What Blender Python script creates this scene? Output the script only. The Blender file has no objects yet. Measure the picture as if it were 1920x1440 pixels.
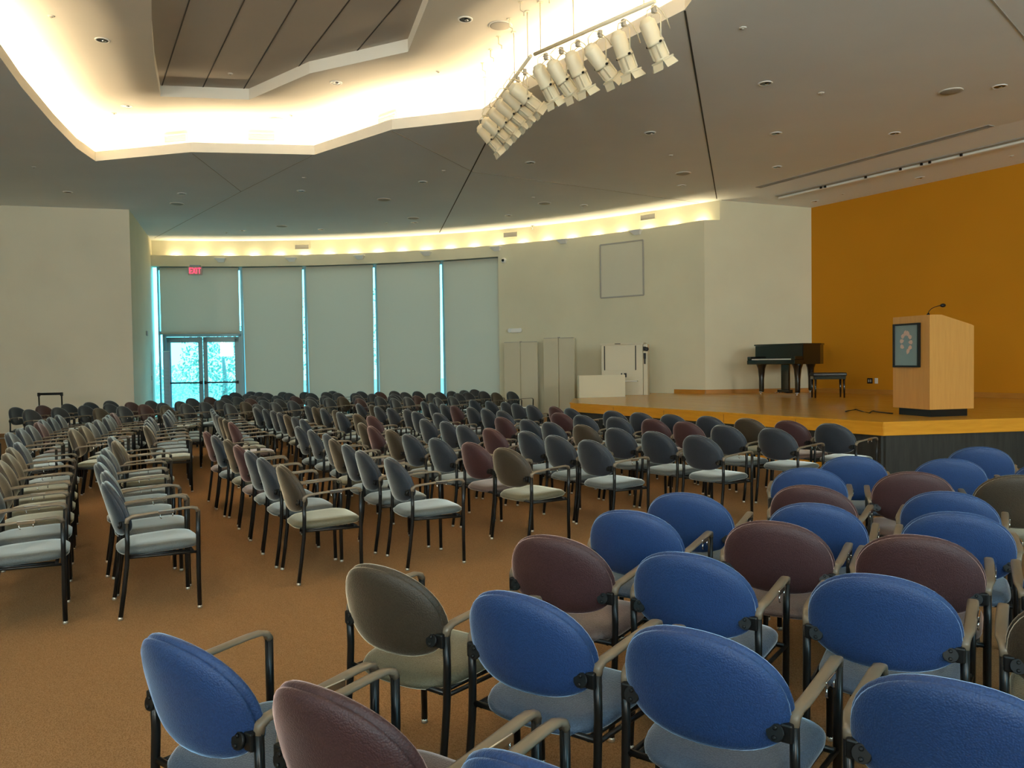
import bpy, bmesh, math, random, json
from mathutils import Vector, Matrix

S = bpy.context.scene
COL = S.collection
D = json.loads(r'''{"circle":[-7.017733903506745,8.218466149409785,15.827886119882118],"a_left":1.8012,"a_corner":0.7476,"w0":1.7901,"w1":1.6394,"w2":1.5194,"w3":1.3821,"w4":1.2499,"w5":1.1355,"C1":[4.589,18.979],"C2":[7.2,19.2],"LW":[[-9.093,19.232,5.26],[-11.724,18.522,5.26]],"open":[[-6.123,9.763],[-6.499,10.797],[-7.021,12.454],[-7.393,13.79],[-7.534,14.691],[-5.583,14.165],[-3.482,14.459],[-1.874,12.986],[-0.398,12.515],[0.293,11.159],[1.915,8.716]],"inner":[[-4.257,9.714],[-4.649,10.601],[-5.109,11.711],[-5.638,13.11],[-4.272,13.327],[-2.988,12.179],[-1.398,11.386],[-0.949,9.817]],"seams":[[[-3.953,10.099],[-5.775,13.413]],[[-3.276,10.12],[-5.152,13.518]],[[-2.628,10.14],[-4.519,13.625]],[[-2.136,10.46],[-3.26,12.491]]],"grooves":[[[1.921,8.742],[4.88,18.938]],[[-0.243,12.976],[-2.035,23.24]],[[-5.598,14.272],[-5.8,17.411]],[[-3.557,14.529],[-5.8,17.411]],[[-5.8,17.411],[-10.378,23.484]],[[-1.883,13.045],[-0.721,15.911]],[[-0.721,15.911],[4.551,19.357]]],"OZ":5.07,"hd":2.214,"down":[[-9.445,17.225,5.26],[-7.134,17.542,5.26],[-4.505,17.441,5.26],[-1.792,16.736,5.26],[0.402,15.254,5.26],[2.348,13.372,5.26],[1.804,19.489,5.26],[-0.035,20.692,5.26],[3.733,17.439,5.26],[-5.26,22.409,5.26],[-7.429,22.405,5.26],[-2.55,21.516,5.26],[3.524,11.056,5.26],[6.889,11.32,5.26],[4.479,13.508,5.26],[6.51,13.607,5.26],[5.279,15.866,5.26],[8.319,16.307,5.11],[7.051,18.576,5.108]],"spk":[[-7.69,18.621,5.26],[-2.877,18.466,5.26],[-6.187,21.806,5.26],[-2.501,20.883,5.26],[0.835,19.16,5.26],[3.523,16.298,5.26],[6.304,11.495,5.26]],"small":[[-8.869,15.054,5.26],[-8.018,22.723,5.26],[-3.296,21.538,5.26],[-4.127,16.208,5.26],[-1.279,15.79,5.26],[0.549,18.46,5.26],[2.986,14.846,5.26],[2.683,9.209,5.26],[4.456,11.486,5.26],[7.377,17.815,5.116],[9.141,14.664,5.118]],"tdown":[[-5.418,10.835,5.88],[-6.402,13.565,5.88],[-2.675,12.583,5.88],[-0.534,10.344,5.88]],"tspk":[[-4.132,14.41,5.88],[-0.088,10.553,5.88]],"tsmall":[[-5.671,10.083,5.88],[-6.794,13.922,5.88],[-3.802,14.177,5.88],[-1.042,12.165,5.88]],"panel_sensor":[-4.332,12.632,6.06],"slot":[[5.48,17.71,5.26],[7.904,13.216,5.26]],"track":[[6.118,18.36,5.186],[8.854,13.641,5.183]],"rfold":[[3.775,12.1,5.26],[7.739,12.049,5.26]],"rfold2":[[5.117,8.561,5.26],[6.224,9.695,5.26]],"pipe":[[0.333,9.966,5.28],[1.564,8.546,5.28],[0.288,10.016,5.28],[-0.373,12.528,5.28]],"fix":[[1.559,8.584,5.28],[1.283,8.915,5.28],[1.057,9.203,5.28],[0.824,9.464,5.28],[0.644,9.679,5.28],[0.466,9.853,5.28],[0.221,10.372,5.28],[0.134,10.655,5.28],[0.035,10.995,5.28],[-0.071,11.38,5.28],[-0.184,11.794,5.28],[-0.289,12.214,5.28]],"brk":[[-8.63,23.964,4.644],[-6.544,24.039,4.64],[-4.458,23.838,4.649],[-2.425,23.365,4.667],[-0.374,22.585,4.669],[1.44,21.597,4.705],[3.218,20.292,4.713]],"uvent":[[-6.3,24.33,5.06],[0.017,22.731,5.089],[3.512,20.434,5.123]],"exit":[-9.359,23.872,4.358],"cam":[-0.163,22.485,4.325],"emer":[0.165,22.323,2.361],"grille":[[2.361,20.968,3.836],[3.359,20.17,3.732],[2.866,20.581,4.506],[2.866,20.581,3.13]],"pan":[[-0.088,22.449,2.071],[0.821,21.969,2.046],[1.006,21.862,2.142],[1.794,21.366,2.116]],"sprk":[0.579,22.218,5.235],"stageA":[4.69,10.1],"tab":{"R1":[[-1.393,5.713,28.8,"o"],[-1.684,6.19,28.9,"b"],[-1.943,6.684,28.9,"b"],[-2.207,7.176,29.0,"p"],[-2.495,7.737,29.0,"o"],[-2.794,8.21,29.1,"b"],[-3.063,8.699,29.1,"p"]],"R1f":[[-3.278,10.07,27.1,"p"],[-3.529,10.568,26.0,"o"],[-3.771,11.071,25.0,"o"],[-4.004,11.578,24.1,"b"],[-4.229,12.088,23.2,"b"],[-4.441,12.604,22.4,"b"],[-4.677,13.184,21.6,"b"]],"R2":[[-0.685,6.063,26.1,"b"],[-1.004,6.587,25.7,"b"],[-1.226,7.1,25.3,"b"],[-1.46,7.624,24.9,"o"],[-1.651,8.178,24.5,"b"],[-1.94,8.716,24.1,"b"],[-2.208,9.208,23.7,"b"]],"R2f":[[-2.482,10.432,24.6,"b"],[-2.727,10.935,25.5,"b"],[-2.978,11.441,26.4,"o"],[-3.221,11.944,27.4,"b"],[-3.47,12.443,28.4,"b"],[-3.742,12.93,29.4,"b"],[-4.073,13.488,30.5,"b"]],"R3":[[0.131,6.677,38.1,"o"],[-0.163,7.154,35.4,"p"],[-0.504,7.597,32.7,"b"],[-0.821,8.057,30.2,"b"],[-1.073,8.585,27.9,"o"],[-1.359,9.098,25.7,"p"],[-1.569,9.618,23.7,"o"]],"R3f":[[-1.694,10.919,31.5,"p"],[-1.98,11.399,30.4,"o"],[-2.315,11.85,29.4,"b"],[-2.497,12.387,28.4,"o"],[-2.796,12.86,27.5,"b"],[-3.054,13.355,26.6,"o"],[-3.305,13.853,25.9,"b"]],"R4":[[0.887,7.22,33.7,"b"],[0.607,7.703,33.0,"b"],[0.353,8.203,32.3,"b"],[-0.027,8.624,31.6,"p"],[-0.346,9.083,31.0,"b"],[-0.588,9.685,30.4,"b"],[-0.888,10.156,29.9,"b"]],"R4f":[[-0.831,11.324,31.7,"b"],[-1.189,11.759,31.0,"b"],[-1.387,12.29,30.2,"b"],[-1.71,12.748,29.2,"b"],[-1.994,13.229,28.1,"b"],[-2.177,13.763,26.7,"o"],[-2.489,14.232,25.0,"b"]],"R5":[[1.908,7.524,35.1,"b"],[1.589,7.982,34.5,"b"],[1.277,8.445,33.8,"b"],[0.972,8.923,33.2,"o"],[0.637,9.371,32.5,"b"],[0.384,9.871,31.9,"b"],[0.067,10.331,31.2,"p"]],"R6":[[2.823,8.166,33.1,"b"],[2.446,8.618,33.7,"b"],[2.151,9.182,34.4,"p"],[1.862,9.66,35.0,"p"],[1.482,10.075,35.7,"b"],[1.098,10.513,36.4,"b"],[0.832,11.035,37.2,"p"]],"R6f":[[0.062,11.651,29.0,"b"],[-0.187,12.151,28.1,"b"],[-0.434,12.651,27.1,"b"],[-0.728,13.128,26.1,"p"],[-0.943,13.643,25.0,"b"],[-1.184,14.147,24.0,"b"],[-1.388,14.667,22.9,"b"]],"R7":[[3.585,8.641,36.2,"b"],[3.293,9.119,36.7,"p"],[2.96,9.567,37.1,"o"],[2.6,9.994,37.6,"b"],[2.225,10.409,38.0,"b"],[1.895,10.86,38.5,"b"],[1.585,11.326,39.1,"b"]],"R7f":[[1.077,12.038,27.5,"b"],[0.868,12.57,27.5,"p"],[0.521,13.019,27.5,"b"],[0.278,13.521,27.6,"b"],[0.089,14.1,27.6,"b"],[-0.199,14.579,27.7,"b"],[-0.519,15.041,27.7,"b"]],"N1":[[-0.744,2.27,54.1,"b"],[-0.282,1.935,54.1,"p"],[0.181,1.6,54.1,"b"]],"N2":[[-0.326,2.976,53.5,"o"],[0.15,2.621,53.5,"b"],[0.61,2.274,53.5,"b"],[1.103,1.92,53.5,"b"]],"N3":[[0.285,3.423,57.7,"p"],[0.756,3.104,57.7,"b"],[1.308,2.775,57.7,"b"],[1.8,2.458,57.7,"o"]],"N4":[[0.667,3.945,59.9,"b"],[1.245,3.652,59.9,"p"],[1.71,3.343,59.9,"p"],[2.228,3.056,59.9,"b"]],"N5":[[1.021,4.423,62.5,"b"],[1.568,4.069,62.5,"b"],[2.109,3.8,62.5,"b"]],"N6":[[1.766,4.603,58.1,"p"],[2.384,4.336,58.1,"b"]],"N7":[[1.977,5.322,68.1,"b"],[2.532,5.085,68.1,"p"],[3.054,4.888,68.1,"o"]],"N8":[[2.503,5.898,69.2,"b"],[3.079,5.679,69.2,"b"],[3.64,5.466,69.2,"b"]],"N9":[[3.694,6.348,65.2,"b"]],"L1":[[-2.274,5.024,30.2,"b"],[-2.531,5.519,28.4,"b"],[-2.824,5.996,26.9,"b"],[-3.064,6.499,25.6,"b"],[-3.295,7.007,24.4,"b"],[-3.561,7.724,23.3,"o"],[-3.844,8.21,22.4,"b"]],"L1f":[[-4.143,9.647,24.1,"o"],[-4.394,10.215,23.7,"b"],[-4.62,10.726,23.0,"b"],[-4.823,11.246,20.2,"b"]],"L1g":[[-4.897,11.901,20.6,"b"],[-5.103,12.448,20.6,"b"],[-5.308,12.994,20.6,"b"]],"L2":[[-2.95,4.762,27.6,"b"],[-3.209,5.256,27.6,"b"],[-3.467,5.751,27.6,"o"],[-3.726,6.245,27.6,"o"],[-3.98,6.742,27.6,"o"],[-4.253,7.229,27.6,"o"],[-4.497,7.731,27.6,"b"]],"L2f":[[-4.801,9.216,17.8,"o"],[-4.972,9.748,18.3,"o"],[-5.169,10.27,18.8,"b"],[-5.338,10.802,19.2,"b"],[-5.496,11.338,19.7,"b"],[-5.717,11.851,20.2,"b"],[-5.912,12.374,20.7,"p"]],"L3":[[-5.315,8.894,22.6,"b"],[-5.548,9.461,22.4,"b"],[-5.751,9.981,22.2,"b"],[-5.954,10.501,21.9,"p"],[-6.197,11.004,21.7,"b"],[-6.385,11.53,21.4,"b"],[-6.571,12.056,21.1,"b"]],"L4":[[-6.008,8.605,22.6,"o"],[-6.242,9.175,22.4,"b"],[-6.445,9.698,22.2,"b"]],"far":[[-8.812,14.538,-3.9,"b"],[-8.05,13.696,-1.1,"b"],[-8.661,15.093,-5.8,"p"],[-7.885,14.256,-3.1,"b"],[-8.493,15.642,-7.7,"b"],[-7.712,14.81,-5.1,"b"],[-8.36,16.193,-9.7,"b"],[-6.929,13.833,-1.7,"o"],[-8.233,16.744,-11.6,"b"],[-7.534,15.359,-7.2,"b"],[-6.8,14.393,-3.8,"b"],[-7.423,15.98,-9.5,"p"],[-6.675,14.949,-6.0,"p"],[-7.272,16.527,-11.6,"b"],[-6.573,15.506,-8.2,"b"],[-6.047,14.454,-4.3,"o"],[-6.465,16.06,-10.4,"b"],[-5.919,15.01,-6.6,"b"],[-6.823,17.486,-15.4,"b"],[-5.781,15.561,-8.9,"b"],[-6.66,18.085,-17.7,"p"],[-5.738,16.23,-11.6,"b"],[-5.968,17.14,-15.0,"b"],[-6.667,19.158,-21.4,"b"],[-7.083,20.901,-26.4,"b"],[-5.987,17.92,-17.9,"b"],[-6.314,19.624,-23.5,"b"],[-6.822,21.403,-28.4,"b"],[-5.802,18.502,-20.3,"b"],[-5.347,16.907,-14.7,"p"],[-4.945,15.416,-8.9,"o"],[-5.032,14.788,-6.1,"b"],[-4.4,14.474,-5.0,"b"],[-6.397,20.794,-27.2,"b"],[-5.363,17.704,-17.9,"b"],[-4.76,15.957,-11.3,"b"],[-4.259,15.027,-7.6,"b"],[-5.179,18.239,-20.2,"b"],[-4.621,16.505,-13.8,"b"],[-5.741,20.626,-27.7,"b"],[-5.995,20.119,-25.6,"b"],[-5.373,19.889,-25.9,"b"],[-4.641,17.785,-19.1,"p"],[-4.074,15.57,-10.2,"b"],[-5.117,20.394,-28.1,"b"],[-4.14,17.195,-17.4,"b"],[-3.869,16.105,-12.8,"b"],[-4.767,19.628,-26.0,"b"],[-4.509,20.131,-28.3,"b"],[-3.959,17.731,-19.9,"b"],[-3.62,16.625,-15.5,"b"],[-4.524,20.894,-30.9,"b"],[-4.081,19.524,-26.9,"b"],[-3.456,17.166,-18.2,"o"],[-3.562,19.087,-26.2,"b"],[-3.675,20.313,-30.6,"b"],[-3.221,17.681,-20.9,"b"],[-2.891,16.201,-14.4,"p"],[-3.064,18.598,-25.2,"b"],[-3.106,19.749,-29.8,"p"],[-2.615,16.941,-18.4,"b"],[-2.5,18.248,-24.8,"b"],[-2.418,17.47,-21.3,"b"],[-2.161,16.035,-14.5,"b"],[-2.816,20.238,-32.3,"b"],[-2.411,19.292,-29.5,"b"],[-1.965,16.567,-17.6,"b"],[-2.173,19.808,-32.2,"b"],[-1.844,17.123,-20.7,"p"],[-1.685,18.411,-27.4,"b"],[-1.555,19.05,-30.6,"b"],[-1.298,16.097,-16.2,"b"],[-1.301,19.558,-33.5,"b"],[-1.044,16.609,-19.5,"b"],[-1.04,18.219,-28.1,"b"],[-1.032,20.059,-36.4,"b"],[-0.805,20.598,-39.3,"b"],[-0.862,18.768,-31.2,"b"],[-0.515,19.217,-34.3,"b"],[-0.186,18.291,-30.9,"o"],[0.167,18.736,-34.3,"b"]]},"nudged":1}''')
PI = math.pi

# ------------------------------------------------------------------ camera
def make_camera():
    cd = bpy.data.cameras.new('camera'); c = bpy.data.objects.new('camera', cd); COL.objects.link(c)
    p, r = math.radians(-1.6), math.radians(0.8)
    fw = Vector((0, math.cos(p), math.sin(p))); up0 = Vector((0, -math.sin(p), math.cos(p))); rt0 = Vector((1, 0, 0))
    rt = rt0 * math.cos(r) - up0 * math.sin(r); up = up0 * math.cos(r) + rt0 * math.sin(r)
    m = Matrix((rt, up, -fw)).transposed().to_4x4(); m.translation = Vector((0, 0, 1.5))
    c.matrix_world = m
    cd.sensor_width = 36; cd.lens = 36 * 1500 / 1920; cd.clip_end = 200; cd.clip_start = .05
    S.camera = c
make_camera()

# ------------------------------------------------------------------ world, exposure
SKY_STRENGTH = 5.2
def make_world():
    w = bpy.data.worlds.new('sky'); S.world = w; w.use_nodes = True
    nt = w.node_tree; nt.nodes.clear()
    out = nt.nodes.new('ShaderNodeOutputWorld'); bg = nt.nodes.new('ShaderNodeBackground')
    tc = nt.nodes.new('ShaderNodeTexCoord'); sx = nt.nodes.new('ShaderNodeSeparateXYZ'); cr = nt.nodes.new('ShaderNodeValToRGB')
    nt.links.new(tc.outputs['Generated'], sx.inputs[0]); nt.links.new(sx.outputs['Z'], cr.inputs[0])
    e = cr.color_ramp.elements
    e[0].position = 0.0; e[0].color = (.13, .64, .84, 1); e[1].position = .6; e[1].color = (.10, .52, .82, 1)
    nt.links.new(cr.outputs[0], bg.inputs[0]); bg.inputs[1].default_value = SKY_STRENGTH
    nt.links.new(bg.outputs[0], out.inputs[0])
make_world()
S.view_settings.view_transform = 'Standard'; S.view_settings.look = 'None'
S.view_settings.exposure = 0.46; S.view_settings.gamma = 1.0; S.view_settings.use_curve_mapping = False
S.cycles.use_denoising = True
S.cycles.max_bounces = 10; S.cycles.diffuse_bounces = 6
S.cycles.sample_clamp_indirect = 6.0
S.cycles.caustics_reflective = False; S.cycles.caustics_refractive = False

TRAY_W = 21.0     # watts per metre of cove lamp behind the ceiling lip
LEDGE_W = 4.2     # watts per small lamp on the wall ledge
HIGH_FILL_W = 190.0     # fill lamp in each added high rear window, aimed in and up
COOL_FILL_W = 130.0     # cool fill on the near chair backs from the added tall rear window
WARM = (1.0, .78, .48)

# ------------------------------------------------------------------ materials
MATS = {}
def mat(name, col, rough=.6, metal=0., spec=.5, sheen=0., sheen_col=(1, 1, 1), coat=0., emit=0., emit_col=None):
    if name in MATS: return MATS[name]
    m = bpy.data.materials.new(name); m.use_nodes = True
    b = m.node_tree.nodes['Principled BSDF']
    b.inputs['Base Color'].default_value = (*col, 1); b.inputs['Roughness'].default_value = rough
    b.inputs['Metallic'].default_value = metal; b.inputs['Specular IOR Level'].default_value = spec
    if sheen:
        b.inputs['Sheen Weight'].default_value = sheen; b.inputs['Sheen Tint'].default_value = (*sheen_col, 1); b.inputs['Sheen Roughness'].default_value = .30
    if coat: b.inputs['Coat Weight'].default_value = coat; b.inputs['Coat Roughness'].default_value = .08
    if emit:
        b.inputs['Emission Color'].default_value = (*(emit_col or col), 1); b.inputs['Emission Strength'].default_value = emit
    MATS[name] = m
    return m
def nodes(m): return m.node_tree.nodes, m.node_tree.links, m.node_tree.nodes['Principled BSDF']
def coords(m, kind='Object', scale=(1, 1, 1)):
    n, l, b = nodes(m); tc = n.new('ShaderNodeTexCoord'); mp = n.new('ShaderNodeMapping'); mp.inputs['Scale'].default_value = scale
    l.new(tc.outputs[kind], mp.inputs[0]); return mp.outputs[0]
def bump_from(m, fac, strength, dist=.002):
    n, l, b = nodes(m); bp = n.new('ShaderNodeBump'); bp.inputs['Strength'].default_value = strength; bp.inputs['Distance'].default_value = dist
    l.new(fac, bp.inputs['Height']); l.new(bp.outputs[0], b.inputs['Normal'])
def noise(m, vec, scale, detail=3, rough=.5):
    n, l, b = nodes(m); t = n.new('ShaderNodeTexNoise'); t.inputs['Scale'].default_value = scale; t.inputs['Detail'].default_value = detail; t.inputs['Roughness'].default_value = rough
    l.new(vec, t.inputs['Vector']); return t.outputs['Fac']
def ramp(m, fac, stops):
    n, l, b = nodes(m); c = n.new('ShaderNodeValToRGB'); e = c.color_ramp.elements
    while len(e) < len(stops): e.new(.5)
    for i, (p, col) in enumerate(stops): e[i].position = p; e[i].color = (*col, 1)
    l.new(fac, c.inputs[0]); return c.outputs[0]

def plaster(name, col, var=.04):
    m = mat(name, col, .85, spec=.2); n, l, b = nodes(m); v = coords(m)
    f = noise(m, v, .8, 4); k = tuple(max(0, c * (1 - var)) for c in col); h = tuple(min(1, c * (1 + var)) for c in col)
    l.new(ramp(m, f, [(.3, k), (.7, h)]), b.inputs['Base Color'])
    bump_from(m, noise(m, v, 160, 2), .06, .001); return m
M_WALL = plaster('cream_wall_paint', (.70, .66, .49))
M_WARMWALL = plaster('beige_wall_paint', (.74, .67, .52))
M_CEIL = plaster('ceiling_paint', (.85, .89, .91), .02)
M_TRAY = plaster('tray_paint', (.80, .76, .68), .02)
M_PANEL = plaster('tray_panel_paint', (.50, .45, .39), .02)
M_ORANGE = plaster('orange_wall_paint', (.56, .23, .010), .03)
M_DARKLINE = mat('shadow_gap', (.06, .055, .045), .9)

def wood(name, c1, c2, rough, scale=(1, 1, 1), coat=0.):
    m = mat(name, c1, rough, coat=coat); n, l, b = nodes(m)
    v = coords(m, 'Object', scale); f = noise(m, v, 3.0, 6, .6)
    l.new(ramp(m, f, [(.3, c1), (.7, c2)]), b.inputs['Base Color']); return m
M_FASCIA = wood('maple_fascia', (.64, .265, .014), (.74, .335, .026), .35, (1, 1, 9))
M_LECT = wood('maple_veneer', (.56, .27, .062), (.63, .32, .08), .4, (9, 9, .7))
def stage_floor_mat():
    m = mat('amber_stage_boards', (.5, .25, .05), .24, spec=.3, coat=.10); n, l, b = nodes(m)
    v = coords(m); mp = n.new('ShaderNodeMapping'); mp.inputs['Rotation'].default_value = (0, 0, math.radians(60)); l.new(v, mp.inputs[0])
    br = n.new('ShaderNodeTexBrick'); br.inputs['Scale'].default_value = 1.0; br.inputs['Brick Width'].default_value = 1.4; br.inputs['Row Height'].default_value = .07
    br.inputs['Mortar Size'].default_value = .002; br.inputs['Color1'].default_value = (.62, .31, .04, 1); br.inputs['Color2'].default_value = (.70, .37, .055, 1); br.inputs['Mortar'].default_value = (.22, .09, .02, 1)
    l.new(mp.outputs[0], br.inputs['Vector']); l.new(br.outputs['Color'], b.inputs['Base Color']); return m
M_STAGE = stage_floor_mat()
M_AMBER = wood('amber_baseboard', (.42, .17, .02), (.50, .22, .03), .4, (1, 1, 6))
M_BLACKBASE = wood('charcoal_stage_base', (.014, .014, .013), (.035, .034, .03), .5, (6, 6, .6))

def carpet_mat():
    m = mat('brown_carpet', (.2, .1, .05), .95, spec=.1); n, l, b = nodes(m); v = coords(m)
    vo = n.new('ShaderNodeTexVoronoi'); vo.inputs['Scale'].default_value = 150; l.new(v, vo.inputs['Vector'])
    mp = n.new('ShaderNodeMapping'); mp.inputs['Scale'].default_value = (120, 48, 1); mp.inputs['Rotation'].default_value = (0, 0, .5); l.new(v, mp.inputs[0])
    f2 = noise(m, mp.outputs[0], 2.0, 2)
    ad = n.new('ShaderNodeMath'); ad.operation = 'MULTIPLY_ADD'; ad.inputs[1].default_value = .7; l.new(vo.outputs['Distance'], ad.inputs[0]); l.new(f2, ad.inputs[2])
    l.new(ramp(m, ad.outputs[0], [(.30, (.135, .068, .026)), (.62, (.215, .12, .050)), (1.0, (.31, .18, .085))]), b.inputs['Base Color'])
    bump_from(m, ad.outputs[0], .5, .004); return m
M_CARPET = carpet_mat()

def fabric(name, c, sheen_c, sh):
    m = mat(name, c, .55, spec=.5, sheen=sh, sheen_col=sheen_c); n, l, b = nodes(m); v = coords(m)
    vo = n.new('ShaderNodeTexVoronoi'); vo.inputs['Scale'].default_value = 210; l.new(v, vo.inputs['Vector'])
    d = tuple(x * .8 for x in c)
    l.new(ramp(m, vo.outputs['Distance'], [(.1, tuple(min(1, x * 1.1) for x in c)), (.75, d)]), b.inputs['Base Color'])
    n2 = n.new('ShaderNodeMath'); n2.operation = 'MULTIPLY'; n2.inputs[1].default_value = -1; l.new(vo.outputs['Distance'], n2.inputs[0])
    bump_from(m, n2.outputs[0], .4, .003)
    sh2 = n.new('ShaderNodeBsdfSheen'); sh2.inputs['Color'].default_value = (*[.80 * x for x in sheen_c], 1); sh2.inputs['Roughness'].default_value = .26
    ad = n.new('ShaderNodeAddShader'); o = n['Material Output']; l.new(b.outputs[0], ad.inputs[0]); l.new(sh2.outputs[0], ad.inputs[1]); l.new(ad.outputs[0], o.inputs[0]); return m
FAB = {'b': fabric('blue_fabric', (.010, .044, .15), (.50, .72, 1.0), .3),
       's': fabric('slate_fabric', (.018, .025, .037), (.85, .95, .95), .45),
       'p': fabric('plum_fabric', (.050, .018, .020), (.95, .70, .66), .3),
       'o': fabric('olive_fabric', (.040, .028, .016), (.98, .88, .68), .4)}
LIT_FAB = {'b': fabric('blue_fabric_lit', (.050, .085, .140), (.80, .90, 1.0), .5),  # seat copies of the fabrics, paler to paint in top light and sheen
        's': fabric('slate_fabric_lit', (.085, .100, .100), (.95, 1, .97), .5),
        'p': fabric('plum_fabric_lit', (.115, .078, .070), (1, .85, .8), .5),
        'o': fabric('olive_fabric_lit', (.110, .100, .060), (1, .95, .75), .5)}
CNAME = {'b': 'blue', 's': 'slate blue', 'p': 'plum red', 'o': 'olive brown'}
M_TUBE = mat('black_steel', (.006, .006, .006), .30, spec=.35)
M_PAD = mat('taupe_plastic', (.165, .13, .09), .36)
M_CHROME = mat('chrome', (.75, .75, .75), .15, 1.)
M_GLIDE = mat('glide_steel', (.7, .66, .58), .3, .8)
M_BLACK = mat('black_plastic', (.006, .006, .006), .4, spec=.3)
M_WHITE = mat('white_plastic', (.88, .87, .83), .45)
M_HATCH = plaster('hatch_paint', (.66, .63, .50), .02)
M_CREAM = mat('cream_enamel', (.66, .60, .44), .45)
M_PIANO = mat('piano_lacquer', (.006, .006, .006), .09, coat=.6)
M_IVORY = mat('ivory', (.85, .82, .75), .3)
M_ALU = mat('aluminium', (.32, .36, .37), .4, .7)
M_FRAMEALU = mat('window_frame_alu', (.25, .36, .38), .45, .2)
def blind_mat():
    m = bpy.data.materials.new('blind_cloth'); m.use_nodes = True; nt = m.node_tree; nt.nodes.clear()
    o = nt.nodes.new('ShaderNodeOutputMaterial'); mx = nt.nodes.new('ShaderNodeMixShader'); d = nt.nodes.new('ShaderNodeBsdfDiffuse'); t = nt.nodes.new('ShaderNodeBsdfTranslucent')
    d.inputs[0].default_value = (.52, .48, .38, 1); t.inputs[0].default_value = (1.0, .34, .215, 1); mx.inputs[0].default_value = .14
    nt.links.new(d.outputs[0], mx.inputs[1]); nt.links.new(t.outputs[0], mx.inputs[2]); nt.links.new(mx.outputs[0], o.inputs[0]); return m
M_BLIND = blind_mat()
M_SPOT = mat('cream_spot_enamel', (.74, .67, .50), .4)
M_BELLY = mat('dark_reflector', (.025, .025, .025), .25, .6)
M_GRILLE = mat('grey_grille', (.38, .36, .32), .7)
M_RED = mat('exit_red', (.8, .02, .06), .4, emit=1.6, emit_col=(1, .05, .12))
M_PINK = mat('exit_plate', (.52, .40, .38), .4)
M_BROWNLEATHER = mat('brown_black_leather', (.02, .014, .01), .4)
M_LEAF = mat('leaf_green', (.34, .50, .36), .6)
M_LEAF2 = mat('leaf_light_green', (.55, .70, .5), .6)
M_BARK = mat('bark', (.34, .32, .28), .9)
M_GROUND = plaster('outdoor_paving', (.55, .55, .48))
def glass_mat():
    m = bpy.data.materials.new('window_glass'); m.use_nodes = True; nt = m.node_tree; nt.nodes.clear()
    o = nt.nodes.new('ShaderNodeOutputMaterial'); mx = nt.nodes.new('ShaderNodeMixShader'); t = nt.nodes.new('ShaderNodeBsdfTransparent'); g = nt.nodes.new('ShaderNodeBsdfGlossy')
    t.inputs[0].default_value = (.93, .98, .98, 1); g.inputs['Roughness'].default_value = .02; mx.inputs[0].default_value = .06
    nt.links.new(t.outputs[0], mx.inputs[1]); nt.links.new(g.outputs[0], mx.inputs[2]); nt.links.new(mx.outputs[0], o.inputs[0]); return m
M_GLASS = glass_mat()
M_PICGLASS = mat('picture_glass', (.20, .25, .27), .04, spec=.9, coat=.8)
M_PETAL = mat('petal_print', (.62, .42, .34), .3)
M_LILAC = mat('lilac_paper', (.62, .55, .66), .7)

# ------------------------------------------------------------------ mesh helpers
def faces_of(bm, vs, mi=0, smooth=False):
    f = bm.faces.new(vs); f.material_index = mi; f.smooth = smooth; return f
def box(bm, c, s, rz=0., mi=0, M=None):
    hx, hy, hz = s[0] / 2, s[1] / 2, s[2] / 2
    R = (M or Matrix.Identity(4)) @ Matrix.Translation(c) @ Matrix.Rotation(rz, 4, 'Z')
    v = [bm.verts.new(R @ Vector((x * hx, y * hy, z * hz))) for z in (-1, 1) for x, y in ((-1, -1), (1, -1), (1, 1), (-1, 1))]
    for q in ((3, 2, 1, 0), (4, 5, 6, 7), (0, 1, 5, 4), (1, 2, 6, 5), (2, 3, 7, 6), (3, 0, 4, 7)): faces_of(bm, [v[i] for i in q], mi)
    return v
def bbox(bm, c, s, bev=.005, rz=0., mi=0, seg=2, M=None):
    v = box(bm, c, s, rz, mi, M)
    es = list({e for x in v for e in x.link_edges})
    bmesh.ops.bevel(bm, geom=es, offset=min(bev, min(s) * .45), segments=seg, profile=.5, affect='EDGES')
def prism(bm, poly, z0, z1, mi=0, mi_top=None):
    n = len(poly); a = sum(poly[i][0] * poly[(i + 1) % n][1] - poly[(i + 1) % n][0] * poly[i][1] for i in range(n))
    if a < 0: poly = poly[::-1]
    lo = [bm.verts.new((p[0], p[1], z0)) for p in poly]; hi = [bm.verts.new((p[0], p[1], z1)) for p in poly]
    faces_of(bm, lo[::-1], mi); faces_of(bm, hi, mi if mi_top is None else mi_top)
    for i in range(n): faces_of(bm, (lo[i], lo[(i + 1) % n], hi[(i + 1) % n], hi[i]), mi)
def tube(bm, pts, r, n=8, mi=0, caps=True, flat=1.0):
    pts = [Vector(p) for p in pts]; rings = []; prev = None
    for i, p in enumerate(pts):
        t = (pts[min(i + 1, len(pts) - 1)] - pts[max(i - 1, 0)]).normalized()
        if prev is None:
            a = Vector((0, 0, 1)) if abs(t.z) < .9 else Vector((1, 0, 0)); u = t.cross(a).normalized()
        else:
            u = (prev - t * prev.dot(t)).normalized()
        prev = u; w = t.cross(u).normalized(); rr = r[i] if isinstance(r, (list, tuple)) else r
        rings.append([bm.verts.new(p + u * math.cos(2 * PI * k / n) * rr + w * math.sin(2 * PI * k / n) * rr * flat) for k in range(n)])
    for a, b in zip(rings, rings[1:]):
        for k in range(n): faces_of(bm, (a[k], a[(k + 1) % n], b[(k + 1) % n], b[k]), mi, True)
    if caps: faces_of(bm, rings[0][::-1], mi); faces_of(bm, rings[-1], mi)
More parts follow.
